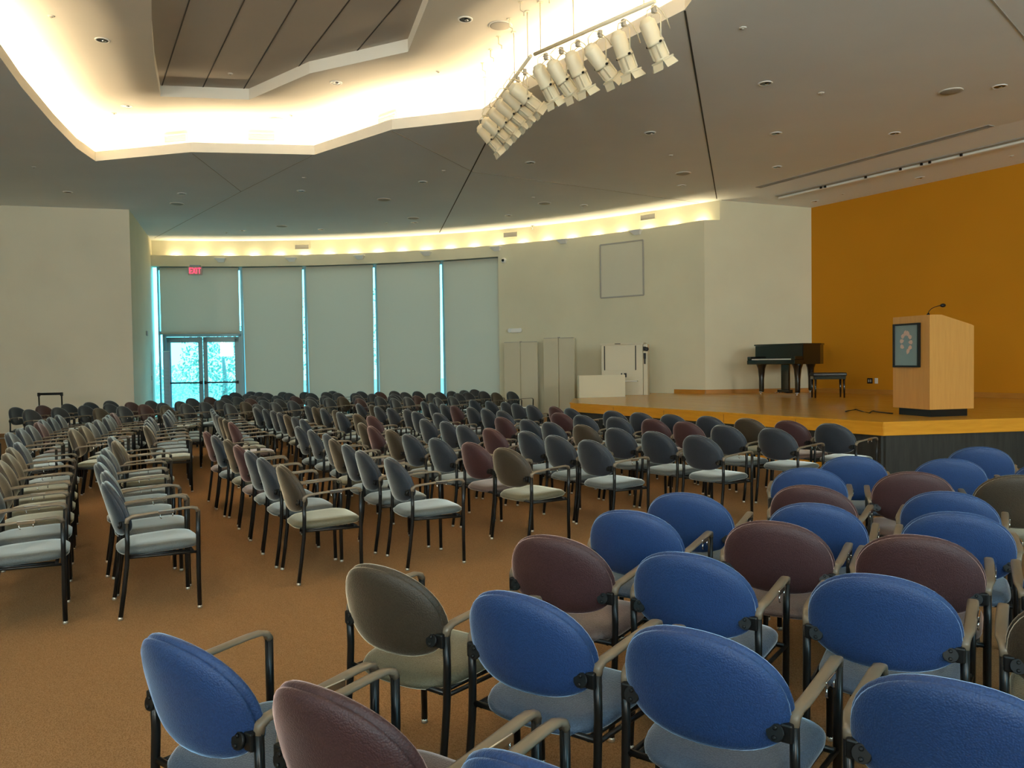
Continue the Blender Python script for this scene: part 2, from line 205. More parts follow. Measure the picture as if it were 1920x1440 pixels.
def lathe(bm, prof, n=16, M=None, mi=0, smooth=True):
    M = M or Matrix.Identity(4); rings = []
    for r, z in prof: rings.append([bm.verts.new(M @ Vector((r * math.cos(2 * PI * k / n), r * math.sin(2 * PI * k / n), z))) for k in range(n)])
    for a, b in zip(rings, rings[1:]):
        for k in range(n): faces_of(bm, (a[k], a[(k + 1) % n], b[(k + 1) % n], b[k]), mi, smooth)
    faces_of(bm, rings[0][::-1], mi); faces_of(bm, rings[-1], mi)
def mesh_of(name, bm, mats):
    bmesh.ops.recalc_face_normals(bm, faces=bm.faces[:])
    me = bpy.data.meshes.new(name); bm.to_mesh(me); bm.free()
    for m in (mats if isinstance(mats, (list, tuple)) else [mats]): me.materials.append(m)
    return me
def part(name, me, parent=None, loc=(0, 0, 0), rot=(0, 0, 0), label=None):
    o = bpy.data.objects.new(name, me); COL.objects.link(o); o.location = loc; o.rotation_euler = rot
    if parent: o.parent = parent
    if label: o['label'] = label
    return o
def P(name, bm, mats, parent=None, **k): return part(name, mesh_of(name, bm, mats), parent, **k)
def tag(o, label, cat, group=None):
    o['label'] = label; o['category'] = cat; o['kind'] = 'thing'
    if group: o['group'] = group
    return o
def thing(name, label, cat, loc=(0, 0, 0), rz=0., group=None):
    o = bpy.data.objects.new(name, None); COL.objects.link(o); o.location = loc; o.rotation_euler = (0, 0, rz); o.empty_display_size = .1
    return tag(o, label, cat, group)
def struct(o): o['kind'] = 'structure'; return o
def SB(name, bm, mats): return struct(P(name, bm, mats))
def B(): return bmesh.new()
def copy_tree(o, parent=None):
    c = o.copy(); COL.objects.link(c)
    if parent: c.parent = parent
    for ch in list(o.children): copy_tree(ch, c)
    return c
def quad(bm, pts, mi=0): return faces_of(bm, [bm.verts.new(p) for p in pts], mi)
def V2(p): return Vector((p[0], p[1]))
ORD = 'first second third fourth fifth sixth seventh eighth ninth tenth eleventh twelfth thirteenth fourteenth fifteenth sixteenth seventeenth eighteenth nineteenth twentieth'.split()
ORD += ['twenty-' + x for x in ORD[:9]]
random.seed(4)

# ------------------------------------------------------------------ room constants
CX, CY, RA = D['circle']
CZ, LED, TZ, IZ, WH = 5.26, 4.78, 5.88, 6.06, 4.46
SH = .67                                     # stage height
def arc(a, r): return (CX + r * math.cos(a), CY + r * math.sin(a))
AL, AC = D['a_left'], D['a_corner']
W = [D['w%d' % i] for i in range(6)]
C1, C2 = V2(D['C1']), V2(D['C2'])
OD = Vector((.4961, -.8682)); ON = Vector((-.8682, -.4961)); HD = D['hd']; OZ = D['OZ']
def zceil(x, y):
    s = (Vector((x, y)) - C2).dot(ON)
    return CZ if s >= HD else OZ + (CZ - OZ) * s / HD

# ------------------------------------------------------------------ floor
bm = B(); quad(bm, [(-14, -5, 0), (13, -5, 0), (13, 24.2, 0), (-14, 24.2, 0)]); SB('floor', bm, M_CARPET)

# ------------------------------------------------------------------ ceiling
def offset_poly(poly, d):
    n = len(poly); out = []
    ar = sum(poly[i][0] * poly[(i + 1) % n][1] - poly[(i + 1) % n][0] * poly[i][1] for i in range(n)); sg = 1 if ar > 0 else -1
    for i in range(n):
        a, b, c = V2(poly[i - 1]), V2(poly[i]), V2(poly[(i + 1) % n])
        e1, e2 = (b - a).normalized(), (c - b).normalized(); n1 = Vector((e1.y, -e1.x)) * sg; n2 = Vector((e2.y, -e2.x)) * sg
        m = (n1 + n2); m = m / max(.35, m.dot(n1)); out.append((b.x + m.x * d, b.y + m.y * d))
    return out
def holed(bm, outer, hole, z, mi=0):
    es = []
    for poly in (outer, hole):
        vs = [bm.verts.new((p[0], p[1], z)) for p in poly]
        es += [bm.edges.new((vs[i], vs[(i + 1) % len(vs)])) for i in range(len(vs))]
    r = bmesh.ops.triangle_fill(bm, use_beauty=True, use_dissolve=False, edges=es)
    for f in r['geom']:
        if isinstance(f, bmesh.types.BMFace): f.material_index = mi
def strip(bm, poly, z0, z1, mi=0, closed=True):
    n = len(poly)
    for i in range(n if closed else n - 1):
        a, b = poly[i], poly[(i + 1) % n]; quad(bm, [(a[0], a[1], z0), (b[0], b[1], z0), (b[0], b[1], z1), (a[0], a[1], z1)], mi)
OPEN = [tuple(p) for p in D['open']] + [(2.3, 5.2), (1.2, 2.2), (-2.5, 1.6), (-5.2, 4.2), (-5.85, 7.0)]
INNER = [tuple(p) for p in D['inner']] + [(-.9, 8.2), (-1.6, 6.4), (-3.6, 6.2), (-4.2, 7.8)]
H0 = C2 + ON * HD + OD * (-7); H1 = C2 + ON * HD + OD * 14
bm = B(); holed(bm, [(-14, -5), (13, -5), (13, 4.5), tuple(H1), tuple(H0), (-14, 24.6)], OPEN, CZ)
e0, e1 = H0 - ON * (HD + .35), H1 - ON * (HD + .35); zz = OZ - (CZ - OZ) * .35 / HD
quad(bm, [(H0.x, H0.y, CZ), (H1.x, H1.y, CZ), (e1.x, e1.y, zz), (e0.x, e0.y, zz)])
SB('ceiling', bm, M_CEIL)
LIP = CZ + .17
o1, o2 = offset_poly(OPEN, .05), offset_poly(OPEN, .52)
bm = B(); strip(bm, OPEN, CZ, LIP); strip(bm, o1, CZ + .04, LIP)
for i in range(len(OPEN)):
    j = (i + 1) % len(OPEN)
    quad(bm, [(*OPEN[i], LIP), (*OPEN[j], LIP), (*o1[j], LIP), (*o1[i], LIP)]); quad(bm, [(*o1[i], CZ + .04), (*o1[j], CZ + .04), (*o2[j], CZ + .04), (*o2[i], CZ + .04)])
SB('ceiling_tray_lip', bm, M_TRAY)
bm = B(); strip(bm, o2, CZ + .04, TZ); SB('ceiling_tray_side', bm, M_TRAY)
bm = B(); holed(bm, o2, INNER, TZ); SB('ceiling_tray', bm, M_TRAY)
bm = B(); strip(bm, INNER, TZ, IZ); SB('ceiling_recess_side', bm, M_TRAY)
bm = B(); faces_of(bm, [bm.verts.new((p[0], p[1], IZ)) for p in INNER]); SB('ceiling_recess_panel', bm, M_PANEL)
def groove(name, a, b, w, z0, z1=None):
    a, b = V2(a), V2(b); d = (b - a).normalized(); nn = Vector((-d.y, d.x)) * w / 2; z1 = z0 if z1 is None else z1
    bm = B()
    top = [(a.x + nn.x, a.y + nn.y, z0), (b.x + nn.x, b.y + nn.y, z1), (b.x - nn.x, b.y - nn.y, z1), (a.x - nn.x, a.y - nn.y, z0)]
    lo = [bm.verts.new((x, y, z - .004)) for x, y, z in top]; hi = [bm.verts.new((x, y, z + .002)) for x, y, z in top]
    faces_of(bm, lo); faces_of(bm, hi[::-1])
    for i in range(4): faces_of(bm, (lo[i], hi[i], hi[(i + 1) % 4], lo[(i + 1) % 4]))
    return bm
for i, (a, b) in enumerate(D['grooves']): SB('trim_%d' % (i + 1), groove('', a, b, .022 if i in (0, 1) else .012, CZ), M_DARKLINE if i in (0, 1) else M_GRILLE)
SEAMS = [(V2(a) + (V2(a) - V2(b)) * .55, V2(b)) for a, b in D['seams']]
SEAMS.append((V2((-1.249, 10.008)), V2((-2.413, 12.214))))
for i, (a, b) in enumerate(SEAMS): SB('trim_%d' % (i + 11), groove('', a, b, .018, IZ), M_DARKLINE)
SB('trim_21', groove('', D['rfold2'][0], D['rfold2'][1], .02, CZ), M_GRILLE)

# lamps lying in the trough behind the tray lip
def area_lamp(name, loc, sx, sy, power, col, direction, rz=0.):
    ld = bpy.data.lights.new(name, 'AREA'); ld.shape = 'RECTANGLE'; ld.size = sx; ld.size_y = sy; ld.energy = power; ld.color = col
    o = bpy.data.objects.new(name, ld); COL.objects.link(o); o.location = loc
    q = Vector(direction).to_track_quat('-Z', 'X') if direction is not None else None
    o.rotation_euler = q.to_euler() if q else (PI, 0, rz)
    return o
tr = offset_poly(OPEN, .33)
for i in range(len(tr)):
    a, b = V2(tr[i]), V2(tr[(i + 1) % len(tr)]); d = b - a
    if d.length < .3: continue
    m = (a + b) / 2
    o = area_lamp('cove_lamp', (m.x, m.y, CZ + .07), d.length * .92, .06, TRAY_W * d.length, WARM, None, math.atan2(d.y, d.x))

# ------------------------------------------------------------------ walls
def wall(name, pts, z1s, m, z0=0.):
    bm = B()
    for i in range(len(pts) - 1):
        a, b = pts[i], pts[i + 1]; za, zb = (z1s[i], z1s[i + 1]) if isinstance(z1s, (list, tuple)) else (z1s, z1s)
        quad(bm, [(a[0], a[1], z0), (b[0], b[1], z0), (b[0], b[1], zb), (a[0], a[1], za)])
    return SB(name, bm, m)
LW0, LW1 = D['LW'][0], D['LW'][1]
lwd = (V2(LW1) - V2(LW0)).normalized(); far = V2(LW0) + lwd * 5.2
wall('wall_left', [tuple(far), tuple(LW0)], CZ, M_WARMWALL)
pl = arc(AL, RA + .55); wall('wall_left_return', [tuple(LW0), pl], CZ, M_WALL)
# unseen back wall: one tall and several high windows added to hold fill lamps
FILL_WINS = [(4.5, 8.0, .9, 2.7, COOL_FILL_W, (.55, .82, 1.0), (-.1, 1, -.1)), (-12.5, -8.5, 3.2, 4.7, HIGH_FILL_W, (1, .89, .74), (.1, 1, .24)), (-7, -3, 3.2, 4.7, HIGH_FILL_W, (1, .89, .74), (.1, 1, .24)), (-1.5, 2.5, 3.2, 4.7, HIGH_FILL_W, (1, .89, .74), (.1, 1, .24)), (4.5, 8.5, 3.2, 4.7, HIGH_FILL_W, (1, .89, .74), (0, 1, .24)), (9.3, 12.5, 3.2, 4.7, HIGH_FILL_W, (1, .89, .74), (-.1, 1, .24))]
bm = B(); gx = sorted({-14, 13} | {w[0] for w in FILL_WINS} | {w[1] for w in FILL_WINS}); gz = sorted({0, CZ} | {w[2] for w in FILL_WINS} | {w[3] for w in FILL_WINS})
for xa, xb in zip(gx, gx[1:]):
    for za, zb in zip(gz, gz[1:]):
        if not any(w[0] <= xa and xb <= w[1] and w[2] <= za and zb <= w[3] for w in FILL_WINS): quad(bm, [(xa, -5, za), (xb, -5, za), (xb, -5, zb), (xa, -5, zb)])
SB('wall_back_unseen', bm, M_WALL)
for i, (a, b, zl, zh, pw_, cl, dr) in enumerate(FILL_WINS):  # frames and glass of the added rear windows
    bm = B()
    for x in (a, (a + b) / 2, b): box(bm, (x, -5.05, (zl + zh) / 2), (.07, .1, zh - zl))
    for z in (zl, zh): box(bm, ((a + b) / 2, -5.05, z), (b - a, .1, .07))
    f = SB('window_%d' % (i + 6), bm, M_FRAMEALU); bm = B(); quad(bm, [(a, -5.05, zl), (b, -5.05, zl), (b, -5.05, zh), (a, -5.05, zh)]); P('glass', bm, M_GLASS, f)
    o = area_lamp('rear_fill_lamp', ((a + b) / 2, -5.15, (zl + zh) / 2), b - a - .2, zh - zl - .1, pw_, cl, dr)  # added fill lamp behind the camera, standing in for daylight
    if zl > 3: o.data.spread = math.radians(110)
wall('wall_left_side', [(-14, -5), (-14, 24.6)], CZ, M_WALL)
oend = C2 + OD * 11.7
wall('wall_right', [(13, -5), (oend.x, oend.y)], CZ, M_WALL)
wall('wall_stage_back', [tuple(C2), tuple(oend)], OZ, M_ORANGE)
sd = (C2 - C1).normalized()
lo_, hi_ = 0., 1.
for _ in range(40):
    m_ = (lo_ + hi_) / 2; q = C1 + sd * m_
    if math.hypot(q.x - CX, q.y - CY) < RA + .3: lo_ = m_
    else: hi_ = m_
S1 = lo_; U1 = C1 + sd * S1; AU = math.atan2(U1.y - CY, U1.x - CX)
def on_side(s, z): q = C1 + sd * s; return (q.x, q.y, z)
L = (C2 - C1).length
bm = B(); faces_of(bm, [bm.verts.new(on_side(s, z)) for s, z in ((0, 0), (L, 0), (L, OZ + .01), (S1, zceil(*U1)), (S1, LED - .1), (S1, LED), (0, LED))])
SB('wall_stage_side', bm, M_WALL)
N = 40
def arcs(a0, a1, r, n=N): return [arc(a0 + (a1 - a0) * i / n, r) for i in range(n + 1)]
wall('wall_far', arcs(W[5], AC, RA), LED, M_WALL)
wall('wall_far_reveal', [arc(W[5], RA), arc(W[5], RA + .3)], WH, M_WALL)
def curved(bm, r0, r1, a0, a1, z0, z1, n=N, mi=0):
    i0, o0 = arcs(a0, a1, r0, n), arcs(a0, a1, r1, n)
    for k in range(n):
        for A, Bq, za, zb in ((i0[k], i0[k + 1], z0, z1), (o0[k + 1], o0[k], z0, z1)): quad(bm, [(*A, za), (*Bq, za), (*Bq, zb), (*A, zb)], mi)
        for z in (z0, z1): quad(bm, [(*i0[k], z), (*i0[k + 1], z), (*o0[k + 1], z), (*o0[k], z)], mi)
    for p, q in ((i0[0], o0[0]), (i0[-1], o0[-1])): quad(bm, [(*p, z0), (*q, z0), (*q, z1), (*p, z1)], mi)
bm = B(); curved(bm, RA, RA + .06, AL + .01, AC, WH, LED); SB('trim_30', bm, M_WALL)
bm = B(); curved(bm, RA + .06, RA + .36, AL + .01, AC, WH, LED - .12); SB('wall_far_ledge', bm, M_WALL)
bm = B(); strip(bm, arcs(AL + .01, AU, RA + .3), LED - .13, CZ, 0, False); SB('wall_far_upper', bm, M_WALL)
# small warm lamps standing in the ledge trough
nl = 22
for i in range(nl):
    a = AL - .02 + (AU - AL) * .975 * (i + .5) / nl; p = arc(a, RA + .21)
    area_lamp('ledge_lamp', (p[0], p[1], LED - .10), .10, .05, LEDGE_W, (1, .79, .46), None, a + PI / 2)
# amber baseboards
def baseboard(name, a, b, z, h=.10, t=.018):
    a, b = V2(a), V2(b); d = (b - a).normalized(); nn = Vector((d.y, -d.x)); m = (a + b) / 2 + nn * (t / 2 + .002)
    bm = B(); bbox(bm, (m.x, m.y, z + h / 2), ((b - a).length, t, h), .004, math.atan2(d.y, d.x)); return SB(name, bm, M_AMBER)
baseboard('baseboard_side', C1, C2, SH); baseboard('baseboard_back', C2, oend, SH)
p0 = arc(AC + .055, RA); baseboard('baseboard_far', p0, C1, SH)

# ------------------------------------------------------------------ stage
A_, B_ = (4.69, 10.1), (1.14, 15.86)
SP = [A_, (6.69, 10.46), (12.2, 11.3), (12.6, 10.2), (10.2, 14.2), tuple(C2 + OD * .0 + ON * -.02), tuple(C1)]
SP = [A_, (6.69, 10.46), (11.9, 11.4), tuple(C2), tuple(C1), arc(AC + .06, RA - .02), arc(AC + .115, RA - .02), (1.35, 17.6), B_]
st = bpy.data.objects.new('stage_platform', None); COL.objects.link(st); struct(st)
bm = B(); prism(bm, SP, SH - .03, SH, 1, 0); P('deck', bm, [M_STAGE, M_FASCIA], st)
fr = [(1.35, 17.6), B_, A_, (6.69, 10.46), (11.9, 11.4)]
def inset_line(pts, d): return offset_poly(pts, d)
bm = B()
def band(bm, pts, off, t, z0, z1):
    for i in range(len(pts) - 1):
        a, b = V2(pts[i]), V2(pts[i + 1]); d = (b - a).normalized(); nn = Vector((-d.y, d.x))
        a2, b2 = a + nn * off, b + nn * off; a3, b3 = a2 + nn * t + d * t, b2 + nn * t - d * t
        prism(bm, [tuple(a2), tuple(b2), tuple(b3), tuple(a3)], z0, z1)
band(bm, fr, .012, .03, SH - .175, SH - .03); P('fascia', bm, M_FASCIA, st)
bm = B(); band(bm, fr, .05, .03, 0, SH - .17); P('base', bm, M_BLACKBASE, st)
bm = B(); band(bm, [B_, A_], .035, .014, 0, .085); P('foot_strip', bm, M_FASCIA, st)
bm = B()
for a, b in ((B_, A_), (A_, (6.69, 10.46)), ((6.69, 10.46), (11.9, 11.4))):
    a, b = V2(a), V2(b); n_ = max(1, int((b - a).length / 1.15)); d = (b - a).normalized(); nn = Vector((-d.y, d.x))
    for k in range(1, n_): m = a + (b - a) * k / n_ + nn * .0125; box(bm, (m.x, m.y, SH - .1), (.006, .004, .145), math.atan2(d.y, d.x))
P('seam', bm, M_DARKLINE, st)

# ------------------------------------------------------------------ window wall: frames, glass, blinds, door
RW = RA + .24
def bay(i): a, b = V2(arc(W[i], RW)), V2(arc(W[i + 1], RW)); d = (b - a).normalized(); return a, b, d, math.atan2(d.y, d.x)
for i in range(5):
    a, b, d, rz = bay(i); Lb = (b - a).length; m = (a + b) / 2
    bm = B()
    for s in (.02, Lb - .02): q = a + d * s; box(bm, (q.x, q.y, WH / 2), (.04, .10, WH), rz)
    for z in (.06, WH - .04) if i else (WH - .04, 2.5): box(bm, (m.x, m.y, z), (Lb, .12, .10), rz)
    fr_ = SB('window_%d' % (i + 1), bm, M_FRAMEALU)
    bm = B(); z0 = .06 if i else 2.5; quad(bm, [(a.x, a.y, z0), (b.x, b.y, z0), (b.x, b.y, WH), (a.x, a.y, WH)]); P('glass', bm, M_GLASS, fr_)
# double exit door in the first bay
a, b, d, rz = bay(0); nin = Vector((d.y, -d.x)); nin = nin if nin.dot(Vector((0, -1))) > 0 else -nin
Lb = (b - a).length
dp0, dp1 = a + d * .20, b - d * .12; dw = (dp1 - dp0).length; M0 = Matrix.Translation((dp0.x, dp0.y, 0)) @ Matrix.Rotation(rz, 4, 'Z')
bm = B()
for s in (-.04, dw + .04): box(bm, (s, 0, 1.22), (.08, .14, 2.44), M=M0)
box(bm, (dw / 2, 0, 2.42), (dw + .16, .14, .08), M=M0); SB('door_1', bm, M_FRAMEALU)
for k in range(2):
    x0 = .01 + k * (dw / 2); x1 = x0 + dw / 2 - .02; xm = (x0 + x1) / 2
    bm = B()
    for x, w_ in ((x0 + .06, .12), (x1 - .06, .12)): box(bm, (x, 0, 1.19), (w_, .05, 2.36), M=M0)
    box(bm, (xm, 0, 2.29), (x1 - x0, .05, .16), M=M0); box(bm, (xm, 0, .14), (x1 - x0, .05, .26), M=M0)
    lf = SB('door_%d' % (k + 2), bm, M_FRAMEALU)
    bm = B(); quad(bm, [M0 @ Vector(v) for v in ((x0 + .1, 0, .2), (x1 - .1, 0, .2), (x1 - .1, 0, 2.25), (x0 + .1, 0, 2.25))]); P('glass', bm, M_GLASS, lf)
    bm = B(); box(bm, (xm, -.075, 1.0), (x1 - x0 - .06, .03, .045), M=M0)
    for x in (x0 + .05, x1 - .05): box(bm, (x, -.05, 1.0), (.06, .06, .09), M=M0)
    P('push_bar', bm, M_BLACK, lf)
    bm = B(); xc = x0 + .26 if k == 0 else x1 - .26; box(bm, (xc, -.06, 2.24), (.32, .08, .07), M=M0); box(bm, (xc + (-.12 if k == 0 else .12), -.05, 2.33), (.26, .03, .015), M=M0); P('door_closer', bm, M_FRAMEALU, lf)
# roller blinds
bl_lab = ['short grey roller blind above the glass exit doors', 'second blind, full-length grey, next to the glass exit doors', 'third blind, full-length grey, two along from the exit doors',
          'fourth blind, full-length grey, three along from the exit doors', 'fifth blind, full-length grey, beside the white curved wall']
RB = RA + .10
for i in range(5):
    a, b = V2(arc(W[i], RB)), V2(arc(W[i + 1], RB)); d = (b - a).normalized(); rz = math.atan2(d.y, d.x); Lb = (b - a).length; m = (a + b) / 2
    t = thing('roller_blind', bl_lab[i], 'blind', (m.x, m.y, 0), rz, 'roller blinds on the curved window wall')
    x0, x1 = -Lb / 2 + (.055 if i else .09), Lb / 2 - (.055 if i < 4 else .0); zb = 2.47 if i == 0 else .12
    bm = B(); rows = 14; cols = 10; g = []
    tap = (.035 if i else .0)
    for r in range(rows + 1):
        z = WH - .03 + (zb - WH + .03) * r / rows; k = r / rows; row = []
        for c in range(cols + 1):
            x = x0 + tap * k + (x1 - x0 - tap * k * (2 if i < 4 else 1)) * c / cols; row.append(bm.verts.new((x, .012 * math.sin(c * 1.3 + i) * k, z)))
        g.append(row)
    for r in range(rows):
        for c in range(cols): faces_of(bm, (g[r][c], g[r][c + 1], g[r + 1][c + 1], g[r + 1][c]), 0, True)
    P('blind_cloth', bm, M_BLIND, t)
    bm = B(); tube(bm, [(x0, .03, WH - .035), (x1, .03, WH - .035)], .03, 10); P('roller_tube', bm, M_ALU, t)
    bm = B(); box(bm, ((x0 + x1) / 2, 0, zb), (x1 - x0 - tap * 2, .015, .03)); P('bottom_bar', bm, M_BLIND, t)

# outdoors
bm = B(); quad(bm, [(-60, 24.3, -.08), (50, 24.3, -.08), (50, 80, -.08), (-60, 80, -.08)]); SB('terrain', bm, M_GROUND)
def tree(x, y, h, r, ml, label, n=1500):
    t = thing('garden_tree', label, 'tree', (x, y, -.08), 0, 'garden trees outside the glass doors')
    bm = B(); tube(bm, [(0, 0, 0), (.05, 0, h * .3), (-.03, .05, h * .6)], [.12, .09, .04], 8); P('trunk', bm, M_BARK, t)
    bm = B(); rnd = random.Random(int(x * 100) + int(y))
    for _ in range(n):
        while True:
            p = Vector((rnd.uniform(-1, 1), rnd.uniform(-1, 1), rnd.uniform(-1, 1)))
            if .15 < p.length < 1: break
        p = Vector((p.x * r, p.y * r, h * .52 + p.z * h * .48)); s = rnd.uniform(.04, .08)
        u = Vector((rnd.uniform(-1, 1), rnd.uniform(-1, 1), rnd.uniform(-1, 1))).normalized(); w_ = u.orthogonal().normalized()
        faces_of(bm, [bm.verts.new(p + q) for q in (u * s, w_ * s * .5, -u * s, -w_ * s * .5)])
    P('foliage', bm, ml, t)
tree(-10.3, 28.6, 3.4, 1.5, M_LEAF, 'leafy green shrub tree seen through the right-hand door glass', 2200)
tree(-13.4, 31.0, 1.7, 1.5, M_LEAF2, 'low pale green bush seen through the left-hand door glass', 1300)
tree(-6.4, 29.9, 5.0, 2.0, M_LEAF, 'tall green tree glimpsed through the slit beside the first blinds', 1200)

# ------------------------------------------------------------------ armchairs
def backrest_mesh(fab):
    prof = [(.0, -.030), (.55, -.029), (.80, -.026), (.92, -.020), (.975, -.011), (.985, -.006), (.955, -.0015), (.955, .0015), (.99, .005), (1.0, .013), (.985, .021), (.92, .028), (.75, .033), (.4, .034), (.0, .034)]
    n = 44; bm = B(); rings = []
    tl = math.radians(15); HW, VU, VD = .238, .205, .132
    def pos(u, s, off):
        y = -.189 - s * math.sin(tl) + .055 * (u / HW) ** 2 + off * math.cos(tl); z = .471 + s * math.cos(tl) + off * math.sin(tl)
        return (u, y, z)
    for k, off in prof:
        if k == 0: rings.append([bm.verts.new(pos(0, VD, off))]); continue
        ring = []
        for i in range(n):
            t = 2 * PI * i / n; c, s_ = math.cos(t), math.sin(t); e = 2 / (2.2 if s_ > 0 else 2.5)
            u = HW * math.copysign(abs(c) ** e, c) * k; v = (VU if s_ > 0 else VD) * math.copysign(abs(s_) ** e, s_) * k
            ring.append(bm.verts.new(pos(u, VD + v, off)))
        rings.append(ring)
    for a, b in zip(rings, rings[1:]):
        for i in range(n):
            j = (i + 1) % n
            if len(a) == 1: faces_of(bm, (a[0], b[j], b[i]), 0, True)
            elif len(b) == 1: faces_of(bm, (a[i], a[j], b[0]), 0, True)
            else: faces_of(bm, (a[i], a[j], b[j], b[i]), 0, True)
    return mesh_of('backrest', bm, fab)
def seat_mesh(fab):
    prof = [(0, .424), (.5, .425), (.82, .424), (.93, .419), (.98, .409), (1.0, .396), (.995, .382), (.96, .374), (0, .372)]
    n = 44; bm = B(); rings = []
    for k, z in prof:
        if k == 0: rings.append([bm.verts.new((0, .02, z - .012 * 0))]); continue
        ring = []
        for i in range(n):
            t = 2 * PI * i / n; c, s_ = math.cos(t), math.sin(t); e = 2 / (4.6 if s_ > 0 else 3.2)
            x = .226 * math.copysign(abs(c) ** e, c) * k; y = .235 * math.copysign(abs(s_) ** e, s_) * k
            x *= 1.0 + .03 * (y / .235)
            zz = z + .008 * (y / .235) - (.010 * max(0, y / .235 - .6) / .4 if z > .40 else 0) - (.012 * max(0, -y / .235 - .6) / .4 if z > .40 else 0)
            ring.append(bm.verts.new((x, .02 + y, zz)))
        rings.append(ring)
    for a, b in zip(rings, rings[1:]):
        for i in range(n):
            j = (i + 1) % n
            if len(a) == 1: faces_of(bm, (a[0], b[j], b[i]), 0, True)
            elif len(b) == 1: faces_of(bm, (a[i], a[j], b[0]), 0, True)
            else: faces_of(bm, (a[i], a[j], b[j], b[i]), 0, True)
    return mesh_of('seat', bm, fab)
def arm_mesh(s):
    bm = B(); xs = lambda x: s * x
    path = [(.240, -.172, .570), (.240, -.168, .592), (.242, -.150, .606), (.247, -.120, .612), (.249, -.05, .618), (.249, .06, .625), (.248, .15, .631), (.247, .195, .631), (.245, .219, .622), (.244, .228, .604)]
    wid = [.013, .015, .017, .019, .019, .019, .019, .018, .016, .014]; th = [.013, .013, .010, .008, .007, .007, .007, .008, .011, .013]
    rings = []
    for i, p in enumerate(path):
        q0, q1 = Vector(path[max(i - 1, 0)]), Vector(path[min(i + 1, len(path) - 1)]); t = (q1 - q0).normalized(); t.x = 0; t.normalize()
        up = Vector((1, 0, 0)).cross(t).normalized(); ring = []
        for k in range(10):
            a = 2 * PI * k / 10; ca, sa = math.cos(a), math.sin(a); ex = .7
            o = Vector((1, 0, 0)) * math.copysign(abs(ca) ** ex, ca) * wid[i] + up * math.copysign(abs(sa) ** ex, sa) * th[i]
            v = Vector(p) + o; ring.append(bm.verts.new((s * v.x, v.y, v.z)))
        rings.append(ring)
    for a, b in zip(rings, rings[1:]):
        for k in range(10): faces_of(bm, (a[k], a[(k + 1) % 10], b[(k + 1) % 10], b[k]), 0, True)
    faces_of(bm, rings[0]); faces_of(bm, rings[-1])
    return mesh_of('armrest', bm, M_PAD)
def leg_mesh(s, rear, glide):
    bm = B()
    if rear: pts = [(s * .240, -.218, .012), (s * .240, -.196, .16), (s * .240, -.176, .32), (s * .240, -.170, .45), (s * .240, -.172, .574)]
    else: pts = [(s * .240, .226, .012), (s * .240, .224, .2), (s * .242, .226, .45), (s * .244, .228, .606)]
    tube(bm, pts, .0135, 8)
    if glide: x, y, z = pts[0]; lathe(bm, [(.0135, 0.0), (.0135, .014)], 8, Matrix.Translation((x, y, 0)), 1)
    return mesh_of('leg', bm, [M_TUBE, M_GLIDE])
def glide_mesh(s, rear):
    bm = B(); lathe(bm, [(.012, 0), (.0145, .003), (.0145, .012), (.0125, .018)], 12, Matrix.Translation((s * .240, -.2185 if rear else .226, 0)))
    return mesh_of('glide', bm, M_GLIDE)
def frame_mesh():
    bm = B()
    tube(bm, [(-.242, -.172, .372), (.242, -.172, .372)], .010, 8); tube(bm, [(-.243, .19, .362), (.243, .19, .362)], .010, 8)
    for s in (-1, 1): tube(bm, [(s * .205, -.172, .368), (s * .205, .19, .358)], .009, 8); tube(bm, [(s * .232, -.17, .362), (s * .242, .225, .352)], .008, 8)
    return mesh_of('seat_frame', bm, M_TUBE)
def bracket_mesh(s):
    bm = B(); y0 = -.178
    M1 = Matrix.Translation((s * .202, y0 - .022, .556)) @ Matrix.Rotation(PI / 2 - math.radians(15), 4, 'X')
    lathe(bm, [(.021, -.002), (.024, .004), (.022, .010)], 14, M1)
    bbox(bm, (s * .226, y0 - .004, .556), (.034, .03, .05), .006)
    for dz in (-.012, .012): lathe(bm, [(.006, .009), (.006, .014), (.003, .016)], 8, M1 @ Matrix.Translation((0, dz, 0)))
    return mesh_of('back_bracket', bm, M_BLACK)
def clip_mesh():
    bm = B(); bbox(bm, (.2705, .045, .622), (.005, .090, .020), .002, mi=0); tube(bm, [(.269, .01, .612), (.269, .01, .590), (.269, .018, .584)], .003, 6); tube(bm, [(.269, .08, .612), (.269, .08, .592)], .003, 6)
    return mesh_of('ganging_clip', bm, M_CHROME)
ME = {'arm': {s: arm_mesh(s) for s in (-1, 1)}, 'brk': {s: bracket_mesh(s) for s in (-1, 1)}, 'leg': {(s, r, g): leg_mesh(s, r, g) for s in (-1, 1) for r in (True, False) for g in (True, False)},
      'gl': {(s, r): glide_mesh(s, r) for s in (-1, 1) for r in (True, False)}, 'frame': frame_mesh(), 'clip': clip_mesh()}
def make_chair(c, near):
    t = bpy.data.objects.new('armchair', None); COL.objects.link(t); t.empty_display_size = .1
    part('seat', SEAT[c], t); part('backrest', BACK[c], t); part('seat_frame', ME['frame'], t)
    for s in (-1, 1):
        part('armrest', ME['arm'][s], t); part('back_bracket', ME['brk'][s], t)
        for r in (True, False):
            l = part('leg', ME['leg'][(s, r, not near)], t)
            if near: part('glide', ME['gl'][(s, r)], l)
    part('ganging_clip', ME['clip'], t)
    return t
SEAT = {c: seat_mesh(f) for c, f in LIT_FAB.items()}; BACK = {c: backrest_mesh(f) for c, f in FAB.items()}
PROTO = {}
def chair(x, y, yaw, c, near, label, group):
    k = (c, near)
    if k not in PROTO: PROTO[k] = make_chair(c, near); o = PROTO[k]
    else: o = copy_tree(PROTO[k])
    o.location = (x, y, 0); o.rotation_euler = (0, 0, math.radians(yaw - 90)); tag(o, label, 'chair', group); return o
T = D['tab']

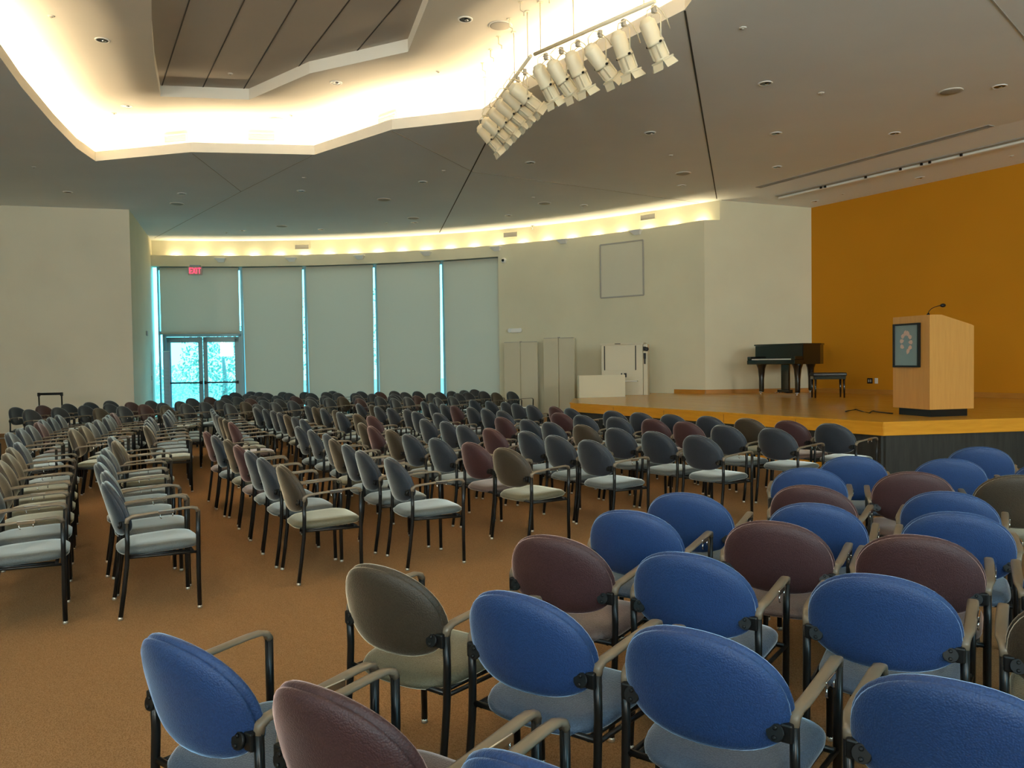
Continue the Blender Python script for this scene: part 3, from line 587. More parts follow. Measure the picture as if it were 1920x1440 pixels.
MAINROW = {7: 'front row', 6: 'second row', 5: 'third row', 4: 'fourth row', 3: 'fifth row', 2: 'sixth row', 1: 'seventh row'}
ndone = [0]
def emit_row(key, where, frm, group, slate=True, start=0):
    for j, (x, y, yaw, c) in enumerate(T[key]):
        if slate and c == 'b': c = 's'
        near = math.hypot(x, y) < 9.2
        chair(x, y, yaw, c, near, '%s armchair, %s from the %s, %s' % (CNAME[c], ORD[j + start], frm, where), group); ndone[0] += 1
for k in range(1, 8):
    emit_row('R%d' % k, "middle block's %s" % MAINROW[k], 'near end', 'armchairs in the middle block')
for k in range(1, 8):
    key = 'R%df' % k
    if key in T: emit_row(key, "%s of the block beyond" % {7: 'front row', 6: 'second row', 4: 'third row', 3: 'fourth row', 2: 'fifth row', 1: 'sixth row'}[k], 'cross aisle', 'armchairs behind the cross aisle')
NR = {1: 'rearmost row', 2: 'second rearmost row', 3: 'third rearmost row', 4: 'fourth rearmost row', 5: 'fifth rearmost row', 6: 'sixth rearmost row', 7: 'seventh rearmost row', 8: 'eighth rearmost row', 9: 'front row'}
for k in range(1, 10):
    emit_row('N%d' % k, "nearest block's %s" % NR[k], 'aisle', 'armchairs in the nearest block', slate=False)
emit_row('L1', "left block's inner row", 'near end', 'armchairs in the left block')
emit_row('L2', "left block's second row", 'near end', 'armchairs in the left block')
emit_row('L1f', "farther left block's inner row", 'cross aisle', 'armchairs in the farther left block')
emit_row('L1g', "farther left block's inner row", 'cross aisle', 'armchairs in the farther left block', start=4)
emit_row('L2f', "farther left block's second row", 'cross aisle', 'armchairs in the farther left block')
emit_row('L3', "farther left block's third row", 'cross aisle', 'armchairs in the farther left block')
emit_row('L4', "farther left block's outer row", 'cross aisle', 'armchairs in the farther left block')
ZB = [(247, 'by the beige wall'), (310, 'by the bright return wall'), (450, 'by the glass doors'), (571, 'by the second blind'), (703, 'by the third blind'), (828, 'by the fourth blind'), (2000, 'by the fifth blind')]
far = sorted(T['far'], key=lambda q: q[0] / q[1]); cnt = {}
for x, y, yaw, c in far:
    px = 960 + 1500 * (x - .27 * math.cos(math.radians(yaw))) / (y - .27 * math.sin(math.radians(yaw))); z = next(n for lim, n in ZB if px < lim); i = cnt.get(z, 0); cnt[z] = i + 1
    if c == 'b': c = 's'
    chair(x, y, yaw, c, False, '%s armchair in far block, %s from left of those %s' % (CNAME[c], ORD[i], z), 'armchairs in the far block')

# ------------------------------------------------------------------ lectern
lu = Vector((-.245, .97)).normalized(); lv = Vector((.97, .245)); lo = V2((5.68, 10.85))
lrz = math.atan2(lv.y, lv.x)
LT = thing('lectern', 'tall maple lectern with slanted top on the stage edge', 'lectern', (lo.x, lo.y, SH), lrz)
bm = B(); box(bm, (.30, .30, .05), (.60, .60, .10)); P('toe_kick', bm, M_BLACK, LT)
bm = B()
prof = [(-.05, .10), (.67, .10), (.67, 1.235), (.62, 1.255), (.14, 1.385), (-.05, 1.385)]
y0, y1 = -.04, .66
f0 = [bm.verts.new((x, y0, z)) for x, z in prof]; f1 = [bm.verts.new((x, y1, z)) for x, z in prof]
faces_of(bm, f0); faces_of(bm, f1[::-1])
for i in range(len(prof)): j = (i + 1) % len(prof); faces_of(bm, (f0[j], f0[i], f1[i], f1[j]))
P('lectern_body', bm, M_LECT, LT)
bm = B(); M1 = Matrix.Translation((.38, .31, 1.325)) @ Matrix.Rotation(math.atan2(.13, .48), 4, 'Y'); box(bm, (0, 0, 0), (.40, .6, .012), M=M1); P('reading_top', bm, M_LECT, LT)
# framed print hung on the lectern front
FT = thing('framed_print', 'framed glossy print of a petal ring on the lectern front', 'picture', (lo.x + lv.x * -.052, lo.y + lv.y * -.052, SH + .98), lrz)
fy, fw_, fh = .37, .50, .61
bm = B()
for z in (-fh / 2 + .0125, fh / 2 - .0125): box(bm, (-.02, fy, z), (.04, fw_, .025))
for y in (-fw_ / 2 + .0125, fw_ / 2 - .0125): box(bm, (-.02, fy + y, 0), (.04, .025, fh - .05))
P('frame', bm, M_BLACK, FT)
bm = B(); box(bm, (-.012, fy, 0), (.02, fw_ - .045, fh - .045)); P('print', bm, M_PICGLASS, FT)
bm = B()
for k in range(9):
    a = math.radians(205 - k * 34); cx_, cz_ = -.10 * math.cos(a) * .9, .04 + .13 * math.sin(a); M1 = Matrix.Translation((-.024, fy + cx_, cz_)) @ Matrix.Rotation(a, 4, 'X')
    sgn = 1
    vs = [bm.verts.new(M1 @ Vector((0, sgn * q[0], q[1]))) for q in ((.05, 0), (.02, .026), (-.02, .03), (-.035, 0), (-.02, -.03), (.02, -.026))]; faces_of(bm, vs)
P('emblem', bm, M_PETAL, FT)
# gooseneck microphone
MT = thing('gooseneck_microphone', 'black gooseneck microphone curving up from the lectern top', 'microphone', (lo.x + lv.x * -.01 + lu.x * .03, lo.y + lv.y * -.01 + lu.y * .03, SH + 1.385), lrz)
bm = B(); lathe(bm, [(.022, 0), (.022, .008), (.012, .02), (.007, .03)], 12); P('mount', bm, M_BLACK, MT)
bm = B(); tube(bm, [(0, 0, .02), (.01, 0, .05), (.05, 0, .085), (.11, 0, .11), (.17, 0, .125), (.20, 0, .128)], .005, 8); P('stem', bm, M_BLACK, MT)
bm = B(); M1 = Matrix.Translation((.195, 0, .128)) @ Matrix.Rotation(PI / 2 - .05, 4, 'Y'); lathe(bm, [(.008, 0), (.020, .012), (.026, .035), (.024, .06), (.012, .078)], 14, M1); P('head', bm, M_BLACK, MT)

# stage cable
bm = B(); tube(bm, [(5.00, 11.99, SH + .012), (5.10, 12.15, SH + .012), (5.28, 12.28, SH + .02), (5.24, 11.95, SH + .012), (5.20, 11.62, SH + .012), (5.40, 11.98, SH + .018), (5.44, 12.05, SH + .012), (5.40, 11.8, SH + .012), (5.42, 11.55, SH + .012), (5.45, 11.45, SH + .012)], .009, 6)
tag(P('power_cord', bm, M_BLACK), 'dark power cord lying loose on the stage boards by the lectern', 'cord')
# wall plates
def plate(name, label, x, y, z, m, w, h, nsock):
    t = thing(name, label, 'outlet', (x, y, z), math.atan2(OD.y, OD.x)); bm = B(); bbox(bm, (0, -.006, 0), (w, .012, h), .003); P('cover_plate', bm, m, t)
    for k in range(nsock): bm = B(); bbox(bm, ((k - (nsock - 1) / 2) * .05, -.014, 0), (.032, .008, .06), .003); P('socket', bm, M_GRILLE if m is M_BLACK else M_IVORY, t)
q = C2 + OD * 1.58; plate('wall_outlet', 'dark double outlet plate low on the orange wall', q.x, q.y, .962, M_BLACK, .13, .12, 2)
q = C2 + OD * 1.74; plate('wall_outlet', 'white outlet plate low on the orange wall', q.x, q.y, .964, M_WHITE, .075, .12, 1)

# ------------------------------------------------------------------ grand piano and bench
pk = Vector((.5, -.866)); pn = Vector((.866, .5)); pl0 = Vector((5.36, 17.9)); PW = 1.22
def pw(u, v): q = pl0 + pk * u + pn * v; return (q.x, q.y)
PT = thing('grand_piano', 'black lacquered grand piano with closed lid in the stage corner', 'piano', (pl0.x, pl0.y, SH), math.atan2(pk.y, pk.x)); PT.scale = (1.08, 1.08, 1.08)
# local: x along keyboard, y away from player
rim = [(0, .12), (0, 1.50), (.06, 1.60), (.18, 1.66), (.36, 1.66), (.52, 1.58), (.62, 1.42), (.70, 1.22), (.82, 1.05), (1.0, .92), (1.14, .80), (1.21, .62), (PW, .4), (PW, .12)]
bm = B(); prism(bm, rim, .64, 1.02); P('case', bm, M_PIANO, PT)
bm = B(); prism(bm, [(x + (-.015 if x < .3 else .015), y + (.012 if y > .2 else -.02)) for x, y in rim], 1.022, 1.05); P('lid', bm, M_PIANO, PT)
bm = B(); bbox(bm, (PW / 2, 0.02, .685), (PW, .30, .09), .012); P('keybed', bm, M_PIANO, PT)
bm = B()
for x in (.05, PW - .05): bbox(bm, (x, .0, .765), (.10, .24, .07), .012)
P('key_cheek', bm, M_PIANO, PT)
bm = B(); bbox(bm, (PW / 2, -.02, .742), (PW - .2, .15, .022), .003)
P('white_keys', bm, M_IVORY, PT, label='row of ivory white keys')
bm = B()
kw = (PW - .2) / 52
for k in range(51):
    if k % 7 in (1, 4): continue
    box(bm, (.1 + (k + 1) * kw, .015, .76), (.010, .085, .014))
P('black_keys', bm, M_BLACK, PT)
bm = B(); bbox(bm, (PW / 2, .115, .88), (PW - .02, .02, .26), .004); P('fallboard', bm, M_PIANO, PT)
for (x, y) in ((.16, .12), (PW - .14, .12), (.32, 1.42)):
    bm = B(); M1 = Matrix.Translation((x, y, 0))
    lathe(bm, [(.045, .075), (.05, .09), (.055, .35), (.075, .55), (.10, .62), (.11, .645)], 12, M1); lg = P('leg', bm, M_PIANO, PT)
    bm = B(); lathe(bm, [(.05, .06), (.05, .078)], 12, M1); tube(bm, [(x - .02, y, .033), (x + .02, y, .033)], .033, 12); P('caster', bm, M_CHROME, lg)
bm = B(); bbox(bm, (PW / 2, .32, .36), (.20, .05, .56), .01)
bbox(bm, (PW / 2, .30, .09), (.30, .12, .07), .01); P('pedal_lyre', bm, M_PIANO, PT)
for k in (-1, 0, 1): bm = B(); bbox(bm, (PW / 2 + k * .07, .18, .07), (.03, .16, .015), .005); P('pedal', bm, M_CHROME, PT)
BT = thing('piano_bench', 'dark padded piano bench with tapered legs beside the grand piano', 'bench', (6.50, 16.45, SH), -.12)
bm = B(); bbox(bm, (0, 0, .48), (.66, .36, .07), .02); P('cushion', bm, M_BROWNLEATHER, BT)
bm = B(); bbox(bm, (0, 0, .415), (.62, .32, .07), .004); P('apron', bm, M_PIANO, BT)
for sx in (-1, 1):
    for sy in (-1, 1): bm = B(); tube(bm, [(sx * .285, sy * .135, 0), (sx * .28, sy * .13, .42)], [.017, .026], 8); P('leg', bm, M_PIANO, BT)

# ------------------------------------------------------------------ beside the stage: half wall, cabinet, folding panels
bm = B(); bbox(bm, (2.02, 18.05, .585), (1.12, .1, 1.17), .006, .28); SB('wall_low_screen', bm, M_WALL)
q0, q1 = V2((2.10, 19.25)), V2((3.22, 18.85)); dd = (q1 - q0).normalized(); crz = math.atan2(dd.y, dd.x); mm = (q0 + q1) / 2
KT = thing('equipment_cabinet', 'cream steel equipment cabinet with roll-down front at the back of the stage', 'cabinet', (mm.x, mm.y, SH), crz)
bm = B(); bbox(bm, (-.03, .12, .60), (1.00, .30, 1.20), .006); P('cabinet_body', bm, M_CREAM, KT)
bm = B(); bbox(bm, (-.03, .10, 1.215), (1.06, .36, .035), .005); P('cabinet_top', bm, M_CREAM, KT)
bm = B(); bbox(bm, (-.08, -.036, .88), (.70, .012, .58), .002); P('shutter', bm, M_CREAM, KT)
for x in (-.45, .30): bm = B(); box(bm, (x, -.036, .88), (.022, .010, .58)); P('shutter_track', bm, M_BLACK, KT)
bm = B(); bbox(bm, (-.12, -.085, 1.218), (.14, .012, .016), .003); P('lock', bm, M_BLACK, KT)
bm = B(); bbox(bm, (.14, -.075, .33), (.42, .11, .025), .006); P('tray_shelf', bm, M_WHITE, KT)
for x, w_ in ((-.04, .03), (.05, .06)): bm = B(); bbox(bm, (x, -.038, .47), (w_, .016, .10), .003); P('switch', bm, M_BLACK, KT)
bm = B(); bbox(bm, (.53, .10, .60), (.10, .26, 1.2), .006); P('side_post', bm, M_CREAM, KT)
bm = B(); bbox(bm, (.52, -.06, 1.09), (.06, .06, .10), .01); lathe(bm, [(.045, 0), (.05, .02), (.03, .05)], 12, Matrix.Translation((.57, -.07, 1.08)) @ Matrix.Rotation(PI / 2, 4, 'X')); bbox(bm, (.52, -.055, .92), (.05, .05, .14), .01); bbox(bm, (.52, -.05, .80), (.03, .04, .14), .008)
P('black_handset', bm, M_BLACK, KT)
def fold_panel(label, a, b, h, out):
    a, b = V2(a), V2(b); d = (b - a).normalized(); nn = Vector((d.y, -d.x)); m = (a + b) / 2 + nn * out; Lp = (b - a).length
    t = thing('folding_panel', label, 'panel', (m.x, m.y, 0), math.atan2(d.y, d.x), 'cream folding panels by the stage')
    for k in (-1, 1):
        bm = B(); bbox(bm, (k * Lp / 4, .012 * k, h / 2 + .01), (Lp / 2 - .012, .045, h), .004, k * .03); P('leaf', bm, M_CREAM, t)
    bm = B(); bbox(bm, (0, -.01, h + .014), (Lp * .96, .05, .014), .003); bbox(bm, (0, -.01, h + .03), (.05, .04, .022), .003); P('top_rail', bm, M_GRILLE, t)
p = D['pan']
fold_panel('tall cream folding panel nearer the blinds, with a dark top rail', p[0][:2], p[1][:2], 2.02, .25)
fold_panel('tall cream folding panel nearer the stage, behind the low screen wall', p[2][:2], p[3][:2], 2.10, .25)

# ------------------------------------------------------------------ things on the far wall
def along(p, out=0.):
    a = math.atan2(p[1] - CY, p[0] - CX); q = arc(a, RA - out); return q, a - PI / 2
gl, gr, gt, gb = D['grille']; q, rz = along(D['grille'][2], .02)
t = thing('access_hatch', 'large square access panel high on the white curved wall', 'hatch', (q[0], q[1], (gt[2] + gb[2]) / 2), rz)
gw, gh = 1.26, gt[2] - gb[2]
bm = B()
for z in (-gh / 2, gh / 2): bbox(bm, (0, -.004, z), (gw, .05, .035), .004)
for x in (-gw / 2, gw / 2): bbox(bm, (x, -.004, 0), (.035, .05, gh), .004)
P('frame', bm, M_GRILLE, t); bm = B(); box(bm, (0, .004, 0), (gw - .03, .03, gh - .03)); P('panel_face', bm, M_HATCH, t)
blab = ['over the short blind', 'over the blind next to the doors', 'over the second full-length blind', 'over the third full-length blind', 'above the security camera', 'between the security camera and the square access panel', 'above the square access panel']
for i, p in enumerate(D['brk']):
    q, rz = along(p, .0); t = thing('wall_bracket_light', 'small white wall bracket light %s' % blab[i], 'light', (q[0], q[1], p[2]), rz, 'white bracket lights under the lit ledge')
    bm = B(); bbox(bm, (0, -.08, .045), (.32, .16, .02), .004); P('top_plate', bm, M_WHITE, t)
    bm = B(); vs = [(-.14, -.01, .035), (.14, -.01, .035), (.14, -.15, .035), (-.14, -.15, .035), (-.07, -.01, -.06), (.10, -.01, -.06), (.10, -.06, -.06), (-.07, -.06, -.06)]; v = [bm.verts.new(x) for x in vs]
    for f in ((0, 1, 2, 3), (4, 7, 6, 5), (0, 3, 7, 4), (1, 5, 6, 2), (3, 2, 6, 7), (0, 4, 5, 1)): faces_of(bm, [v[k] for k in f])
    P('hood', bm, M_WHITE, t)
def vent(label, q, rz, z, w=.46, h=.17):
    t = thing('air_vent', label, 'vent', (q[0], q[1], z), rz, 'air vents along the lit coves')
    bm = B()
    for zz in (-h / 2 + .01, h / 2 - .01): bbox(bm, (0, -.01, zz), (w, .02, .02), .003)
    for x in (-w / 2 + .01, w / 2 - .01): bbox(bm, (x, -.01, 0), (.02, .02, h - .04), .003)
    P('frame', bm, M_WALL, t); bm = B()
    for k in range(7): box(bm, (0, -.006, -h / 2 + .03 + k * (h - .06) / 6), (w - .04, .012, .010))
    P('louvres', bm, M_GRILLE, t); bm = B(); box(bm, (0, .002, 0), (w - .03, .006, h - .03)); P('back_plate', bm, M_GRILLE, t)
for lab, p in zip(('white air vent on the ledge wall over the second full-length blind', 'white air vent on the ledge wall above the white folding panels', 'white air vent on the ledge wall above the square access panel'), D['uvent']):
    a = math.atan2(p[1] - CY, p[0] - CX); q = arc(a, RA + .295); vent(lab, q, a - PI / 2, p[2])
for lab, i, f in (('cream air vent in the tray cove left of its shallow bend', 4, .78), ('cream air vent in the tray cove just past its shallow bend', 5, .45), ('cream air vent in the tray cove on the rising stretch', 6, .72)):
    a, b = V2(o2[i]), V2(o2[i + 1]); q = a + (b - a) * f; d = (b - a).normalized(); n_ = Vector((d.y, -d.x)); n_ = n_ if n_.y < 0 else -n_; q = q + n_ * .004; vent(lab, q, math.atan2(n_.x * -1, n_.y) + PI if False else math.atan2(d.y, d.x), LIP + .26, .5, .16)
# exit sign hanging before the short blind
q, rz = along(D['exit'], .04); t = thing('exit_sign', 'red lit EXIT sign hanging above the glass doors', 'sign', (q[0], q[1], 4.33), rz)
bm = B(); bbox(bm, (0, 0, 0), (.40, .03, .26), .004); P('plate', bm, M_PINK, t)
bm = B(); box(bm, (0, 0, .14), (.30, .06, .05)); P('mount', bm, M_ALU, t)
bm = B(); sg = [];
def stroke(bm, x0, z0, x1, z1, w=.022):
    dx, dz = x1 - x0, z1 - z0; l_ = math.hypot(dx, dz); nx, nz = -dz / l_ * w / 2, dx / l_ * w / 2
    a = [bm.verts.new((x, y, z)) for y in (-.022, -.014) for x, z in ((x0 + nx, z0 + nz), (x1 + nx, z1 + nz), (x1 - nx, z1 - nz), (x0 - nx, z0 - nz))]
    for f in ((0, 1, 2, 3), (7, 6, 5, 4), (0, 4, 5, 1), (1, 5, 6, 2), (2, 6, 7, 3), (3, 7, 4, 0)): faces_of(bm, [a[k] for k in f])
zt, zb = .085, -.085
stroke(bm, -.155, zb, -.155, zt); [stroke(bm, -.155, z, -.085, z) for z in (zt - .011, 0, zb + .011)]
stroke(bm, -.07, zb, .01, zt); stroke(bm, -.07, zt, .01, zb); stroke(bm, .045, zb, .045, zt); stroke(bm, .12, zb, .12, zt); stroke(bm, .075, zt - .011, .165, zt - .011)
P('letters', bm, M_RED, t)
# security camera, emergency light, sprinkler
q, rz = along(D['cam'], .0); t = thing('security_camera', 'white security camera with black lens beside the last blind', 'camera', (q[0], q[1], 4.33), rz)
bm = B(); M1 = Matrix.Rotation(PI / 2, 4, 'X'); lathe(bm, [(.07, 0), (.075, .04), (.065, .08), (.05, .10)], 16, M1); P('housing', bm, M_WHITE, t)
bm = B(); lathe(bm, [(.04, .10), (.036, .12), (.015, .135)], 14, M1); P('lens', bm, M_BLACK, t)
q, rz = along(D['emer'], .06); t = thing('emergency_light', 'white twin-head emergency light above the cream folding panels', 'light', (q[0], q[1], 2.36), rz)
bm = B(); bbox(bm, (0, -.04, 0), (.26, .08, .12), .015); P('case', bm, M_WHITE, t)
for s in (-1, 1): bm = B(); lathe(bm, [(.035, 0), (.06, .05), (.058, .07)], 14, Matrix.Translation((s * .16, -.03, .005)) @ Matrix.Rotation(PI / 2 + s * .0, 4, 'X')); P('lamp_head', bm, M_WHITE, t)
p = D['sprk']; a = math.atan2(p[1] - CY, p[0] - CX); q = arc(a, RA + .2); t = thing('fire_sprinkler', 'fire sprinkler hanging from the ceiling by the curved ledge', 'sprinkler', (q[0], q[1], CZ), 0)
bm = B(); lathe(bm, [(.05, -.004), (.05, 0)], 14); P('escutcheon', bm, M_CHROME, t); bm = B(); tube(bm, [(0, 0, 0), (0, 0, -.10)], .015, 8); lathe(bm, [(.03, -.115), (.03, -.105)], 12); P('nozzle', bm, M_CHROME, t)
# return wall thermostat, switch, banner
rd = (V2(pl) - V2(LW0)).normalized(); rn = Vector((rd.y, -rd.x)); rn = rn if rn.x > 0 else -rn; rrz = math.atan2(rn.y, rn.x) + PI / 2
def on_ret(s, z, out=0.): q = V2(LW0) + rd * s + rn * out; return (q.x, q.y, z)
t = thing('thermostat', 'pale thermostat box on the return wall near the glass doors', 'thermostat', on_ret(3.0, 2.42), rrz); bm = B(); bbox(bm, (0, -.015, 0), (.22, .03, .13), .005); P('case', bm, M_GRILLE, t); bm = B(); bbox(bm, (.22, -.01, -.01), (.07, .02, .09), .004); P('sensor', bm, M_GRILLE, t)
t = thing('light_switch', 'small grey light switch on the return wall below the thermostat', 'switch', on_ret(4.05, 1.17), rrz); bm = B(); bbox(bm, (0, -.006, 0), (.09, .012, .13), .003); P('cover_plate', bm, M_GRILLE, t); bm = B(); bbox(bm, (0, -.014, 0), (.02, .012, .04), .002); P('toggle', bm, M_WHITE, t)
q = V2(arc(W[0] - .018, RA - .25)); t = thing('banner_stand', 'narrow lilac banner stand leaning beside the glass doors', 'banner', (q.x, q.y, 0), -.75)
bm = B(); bbox(bm, (0, 0, 1.0), (.42, .012, 1.86), .003); P('banner', bm, M_LILAC, t); bm = B(); bbox(bm, (0, 0, .04), (.46, .16, .07), .01); P('base', bm, M_ALU, t); bm = B(); bbox(bm, (0, 0, 1.94), (.44, .02, .025), .004); P('top_rail', bm, M_WHITE, t)
bm = B()
for k in range(11): box(bm, (0, -.0075, .35 + k * .11), (.34, .002, .006))
P('ruled_lines', bm, M_GRILLE, t)
# hand cart whose handle shows behind the left chairs
CT = thing('hand_cart', 'hand cart with black bar handle standing before the beige wall', 'cart', (-10.05, 17.5, 0), .15)
bm = B(); bbox(bm, (0, .25, .17), (.52, .8, .05), .01); P('platform', bm, M_BLACK, CT)
for s in (-1, 1):
    bm = B(); tube(bm, [(s * .23, -.12, .18), (s * .23, -.14, .90)], .016, 8); bbox(bm, (s * .23, -.14, .93), (.05, .05, .08), .008); P('upright', bm, M_BLACK, CT)
    for y in (-.08, .56): bm = B(); tube(bm, [(s * .2 - .02, y, .07), (s * .2 + .02, y, .07)], .07, 14); bbox(bm, (s * .2, y, .13), (.06, .06, .05), .005); P('caster', bm, M_BLACK, CT)
bm = B(); tube(bm, [(-.23, -.14, .94), (.23, -.14, .94)], .028, 10); P('grip', bm, M_BLACK, CT)

# ------------------------------------------------------------------ ceiling fittings
def downlight_mesh(r):
    bm = B(); lathe(bm, [(r * .78, -.002), (r * .80, -.010), (r, -.008), (r * 1.02, 0)], 20); ring = mesh_of('trim_ring', bm, M_WHITE)
    bm = B(); n = 20; prof = [(r * .78, -.006), (r * .5, -.002), (r * .30, -.0015)]; lathe(bm, prof, n); refl = mesh_of('reflector', bm, M_BELLY)
    bm = B(); lathe(bm, [(r * .28, -.010), (r * .26, -.016), (r * .1, -.02)], 12, Matrix.Translation((r * .2, 0, 0))); bulb = mesh_of('bulb', bm, M_CHROME)
    return ring, refl, bulb
DM = downlight_mesh(.095); slope = math.atan2(CZ - OZ, HD)
dn_lab = ['above the beige side wall', 'at the foot of the crossing ceiling seams', 'beyond the tray lip, left of the spotlights', 'near the long dark seam from the spotlights', 'below the row of stage spotlights', 'below and right of the stage spotlights', 'by the curved cove, second in from its stage end', 'by the curved cove, third in from its stage end', 'by the curved cove, nearest its stage end',
          'by the curved cove over the second full-length blind', 'by the curved cove over the short blind', 'by the curved cove over the third full-length blind', 'right of the long straight seam, high up', 'farthest right over the stage, high up', 'left of the long slot, upper one of two', 'just above the long slot', 'left of the long slot, lower one of two', 'between the long track and the orange wall', 'in the corner above the piano']
def ceiling_fit(name, label, cat, p, group):
    s = (Vector((p[0], p[1])) - C2).dot(ON); t = thing(name, label, cat, p, 0, group)
    if s < HD: ax = Vector((OD.x, OD.y, 0)); t.rotation_euler = Matrix.Rotation(slope, 4, ax).to_euler()
    return t
for p, lab in zip(D['down'], dn_lab):
    t = ceiling_fit('ceiling_downlight', 'small recessed ceiling downlight ' + lab, 'downlight', p, 'recessed downlights in the lower ceiling')
    for nm, me in zip(('trim_ring', 'reflector', 'bulb'), DM): part(nm, me, t)
for p, lab in zip(D['tdown'], ('near the left bright cove, uppermost', 'near the left bright cove, lower one', 'beyond the recess bend, near the bright cove', 'right of the ceiling recess')):
    t = ceiling_fit('ceiling_downlight', 'recessed downlight in the raised tray ' + lab, 'downlight', p, 'recessed downlights in the raised tray')
    for nm, me in zip(('trim_ring', 'reflector', 'bulb'), DM): part(nm, me, t, )
bm = B(); lathe(bm, [(.135, -.006), (.15, -.010), (.16, 0)], 24); SPR = mesh_of('ring', bm, M_TRAY)
bm = B(); lathe(bm, [(.05, -.013), (.12, -.011), (.138, -.006)], 24); SPG = mesh_of('grille', bm, M_GRILLE)
for p, lab in zip(D['spk'] + D['tspk'], ('at the foot of the crossing ceiling seams', 'beyond the tray lip over the third blind', 'close to the curved cove over the second blind', 'close to the curved cove over the third blind', 'close to the curved cove above the folding panels', 'near the stage end of the curved cove', 'over the stage, largest of the row', 'in the raised tray by the bright cove', 'in the raised tray left of the spotlights')):
    t = ceiling_fit('ceiling_speaker', 'round flush ceiling loudspeaker ' + lab, 'speaker', p, 'round ceiling loudspeakers'); part('ring', SPR, t); part('grille', SPG, t)
bm = B(); lathe(bm, [(.02, -.010), (.038, -.006), (.042, 0)], 16); SML = mesh_of('cover', bm, M_TRAY)
bm = B(); lathe(bm, [(.012, -.022), (.018, -.012)], 10); SMN = mesh_of('pin', bm, M_GRILLE)
for p, lab in zip(D['small'] + D['tsmall'] + [D['panel_sensor']], ('far left beside the curved tray lip', 'by the curved cove over the doors', 'by the curved cove over the third blind', 'beyond the tray lip, near the crossing seams', 'near the dark seam below the tray lip', 'above the folding panels', 'near the stage end of the curved cove', 'high over the stage, by the straight seam', 'over the stage, middle of the flat part', 'near the corner above the piano', 'far right above the orange wall', 'in the tray, upper left', 'in the tray, lower left by the cove', 'in the tray above the shallow bend', 'in the tray near the spotlights', 'on the dark recess panel')):
    t = ceiling_fit('ceiling_sprinkler', 'tiny round sprinkler cover ' + lab, 'sprinkler', p, 'sprinkler covers'); part('cover', SML, t); part('pin', SMN, t)
# long slot diffuser and track over the stage
def long_box(name, label, cat, a, b, build):
    a, b = Vector(a), Vector(b); m = (a + b) / 2; d = b - a; t = thing(name, label, cat, m, math.atan2(d.y, d.x))
    if name == 'screen_track':
        xx = d.normalized(); zz_ = Vector((-ON.x * (CZ - OZ) / HD, -ON.y * (CZ - OZ) / HD, 1)).normalized(); yy = zz_.cross(xx).normalized(); zz_ = xx.cross(yy)
        t.rotation_euler = Matrix((xx, yy, zz_)).transposed().to_euler(); t.location = m - zz_ * .006
    build(t, d.length); return t
def b_slot(t, l):
    bm = B()
    for y in (-.07, .07): box(bm, (0, y, -.006), (l, .02, .012))
    for x in (-l / 2, l / 2): box(bm, (x, 0, -.006), (.02, .16, .012))
    P('frame', bm, M_GRILLE, t); bm = B()
    for k in range(4): box(bm, (0, -.045 + k * .03, -.004), (l - .02, .012, .008))
    P('louvres', bm, M_GRILLE, t); bm = B(); box(bm, (0, 0, -.001), (l, .13, .004)); P('back_plate', bm, M_DARKLINE, t)
long_box('slot_diffuser', 'long narrow grey air slot in the ceiling over the stage', 'vent', D['slot'][0], D['slot'][1], b_slot)
def b_track(t, l):
    bm = B(); bbox(bm, (0, .06, -.03), (l, .10, .05), .02); P('rounded_edge', bm, M_TRAY, t); bm = B(); box(bm, (0, -.04, -.006), (l, .10, .012)); P('channel', bm, M_GRILLE, t)
    for x in (-.28, -.26, -.08, .06, .14, .17, .28): bm = B(); box(bm, (x * l, -.02, -.03), (.04, .03, .05)); P('clip', bm, M_BLACK, t)
long_box('screen_track', 'long white ceiling track with dark clips along the orange wall', 'track', D['track'][0], D['track'][1], b_track)

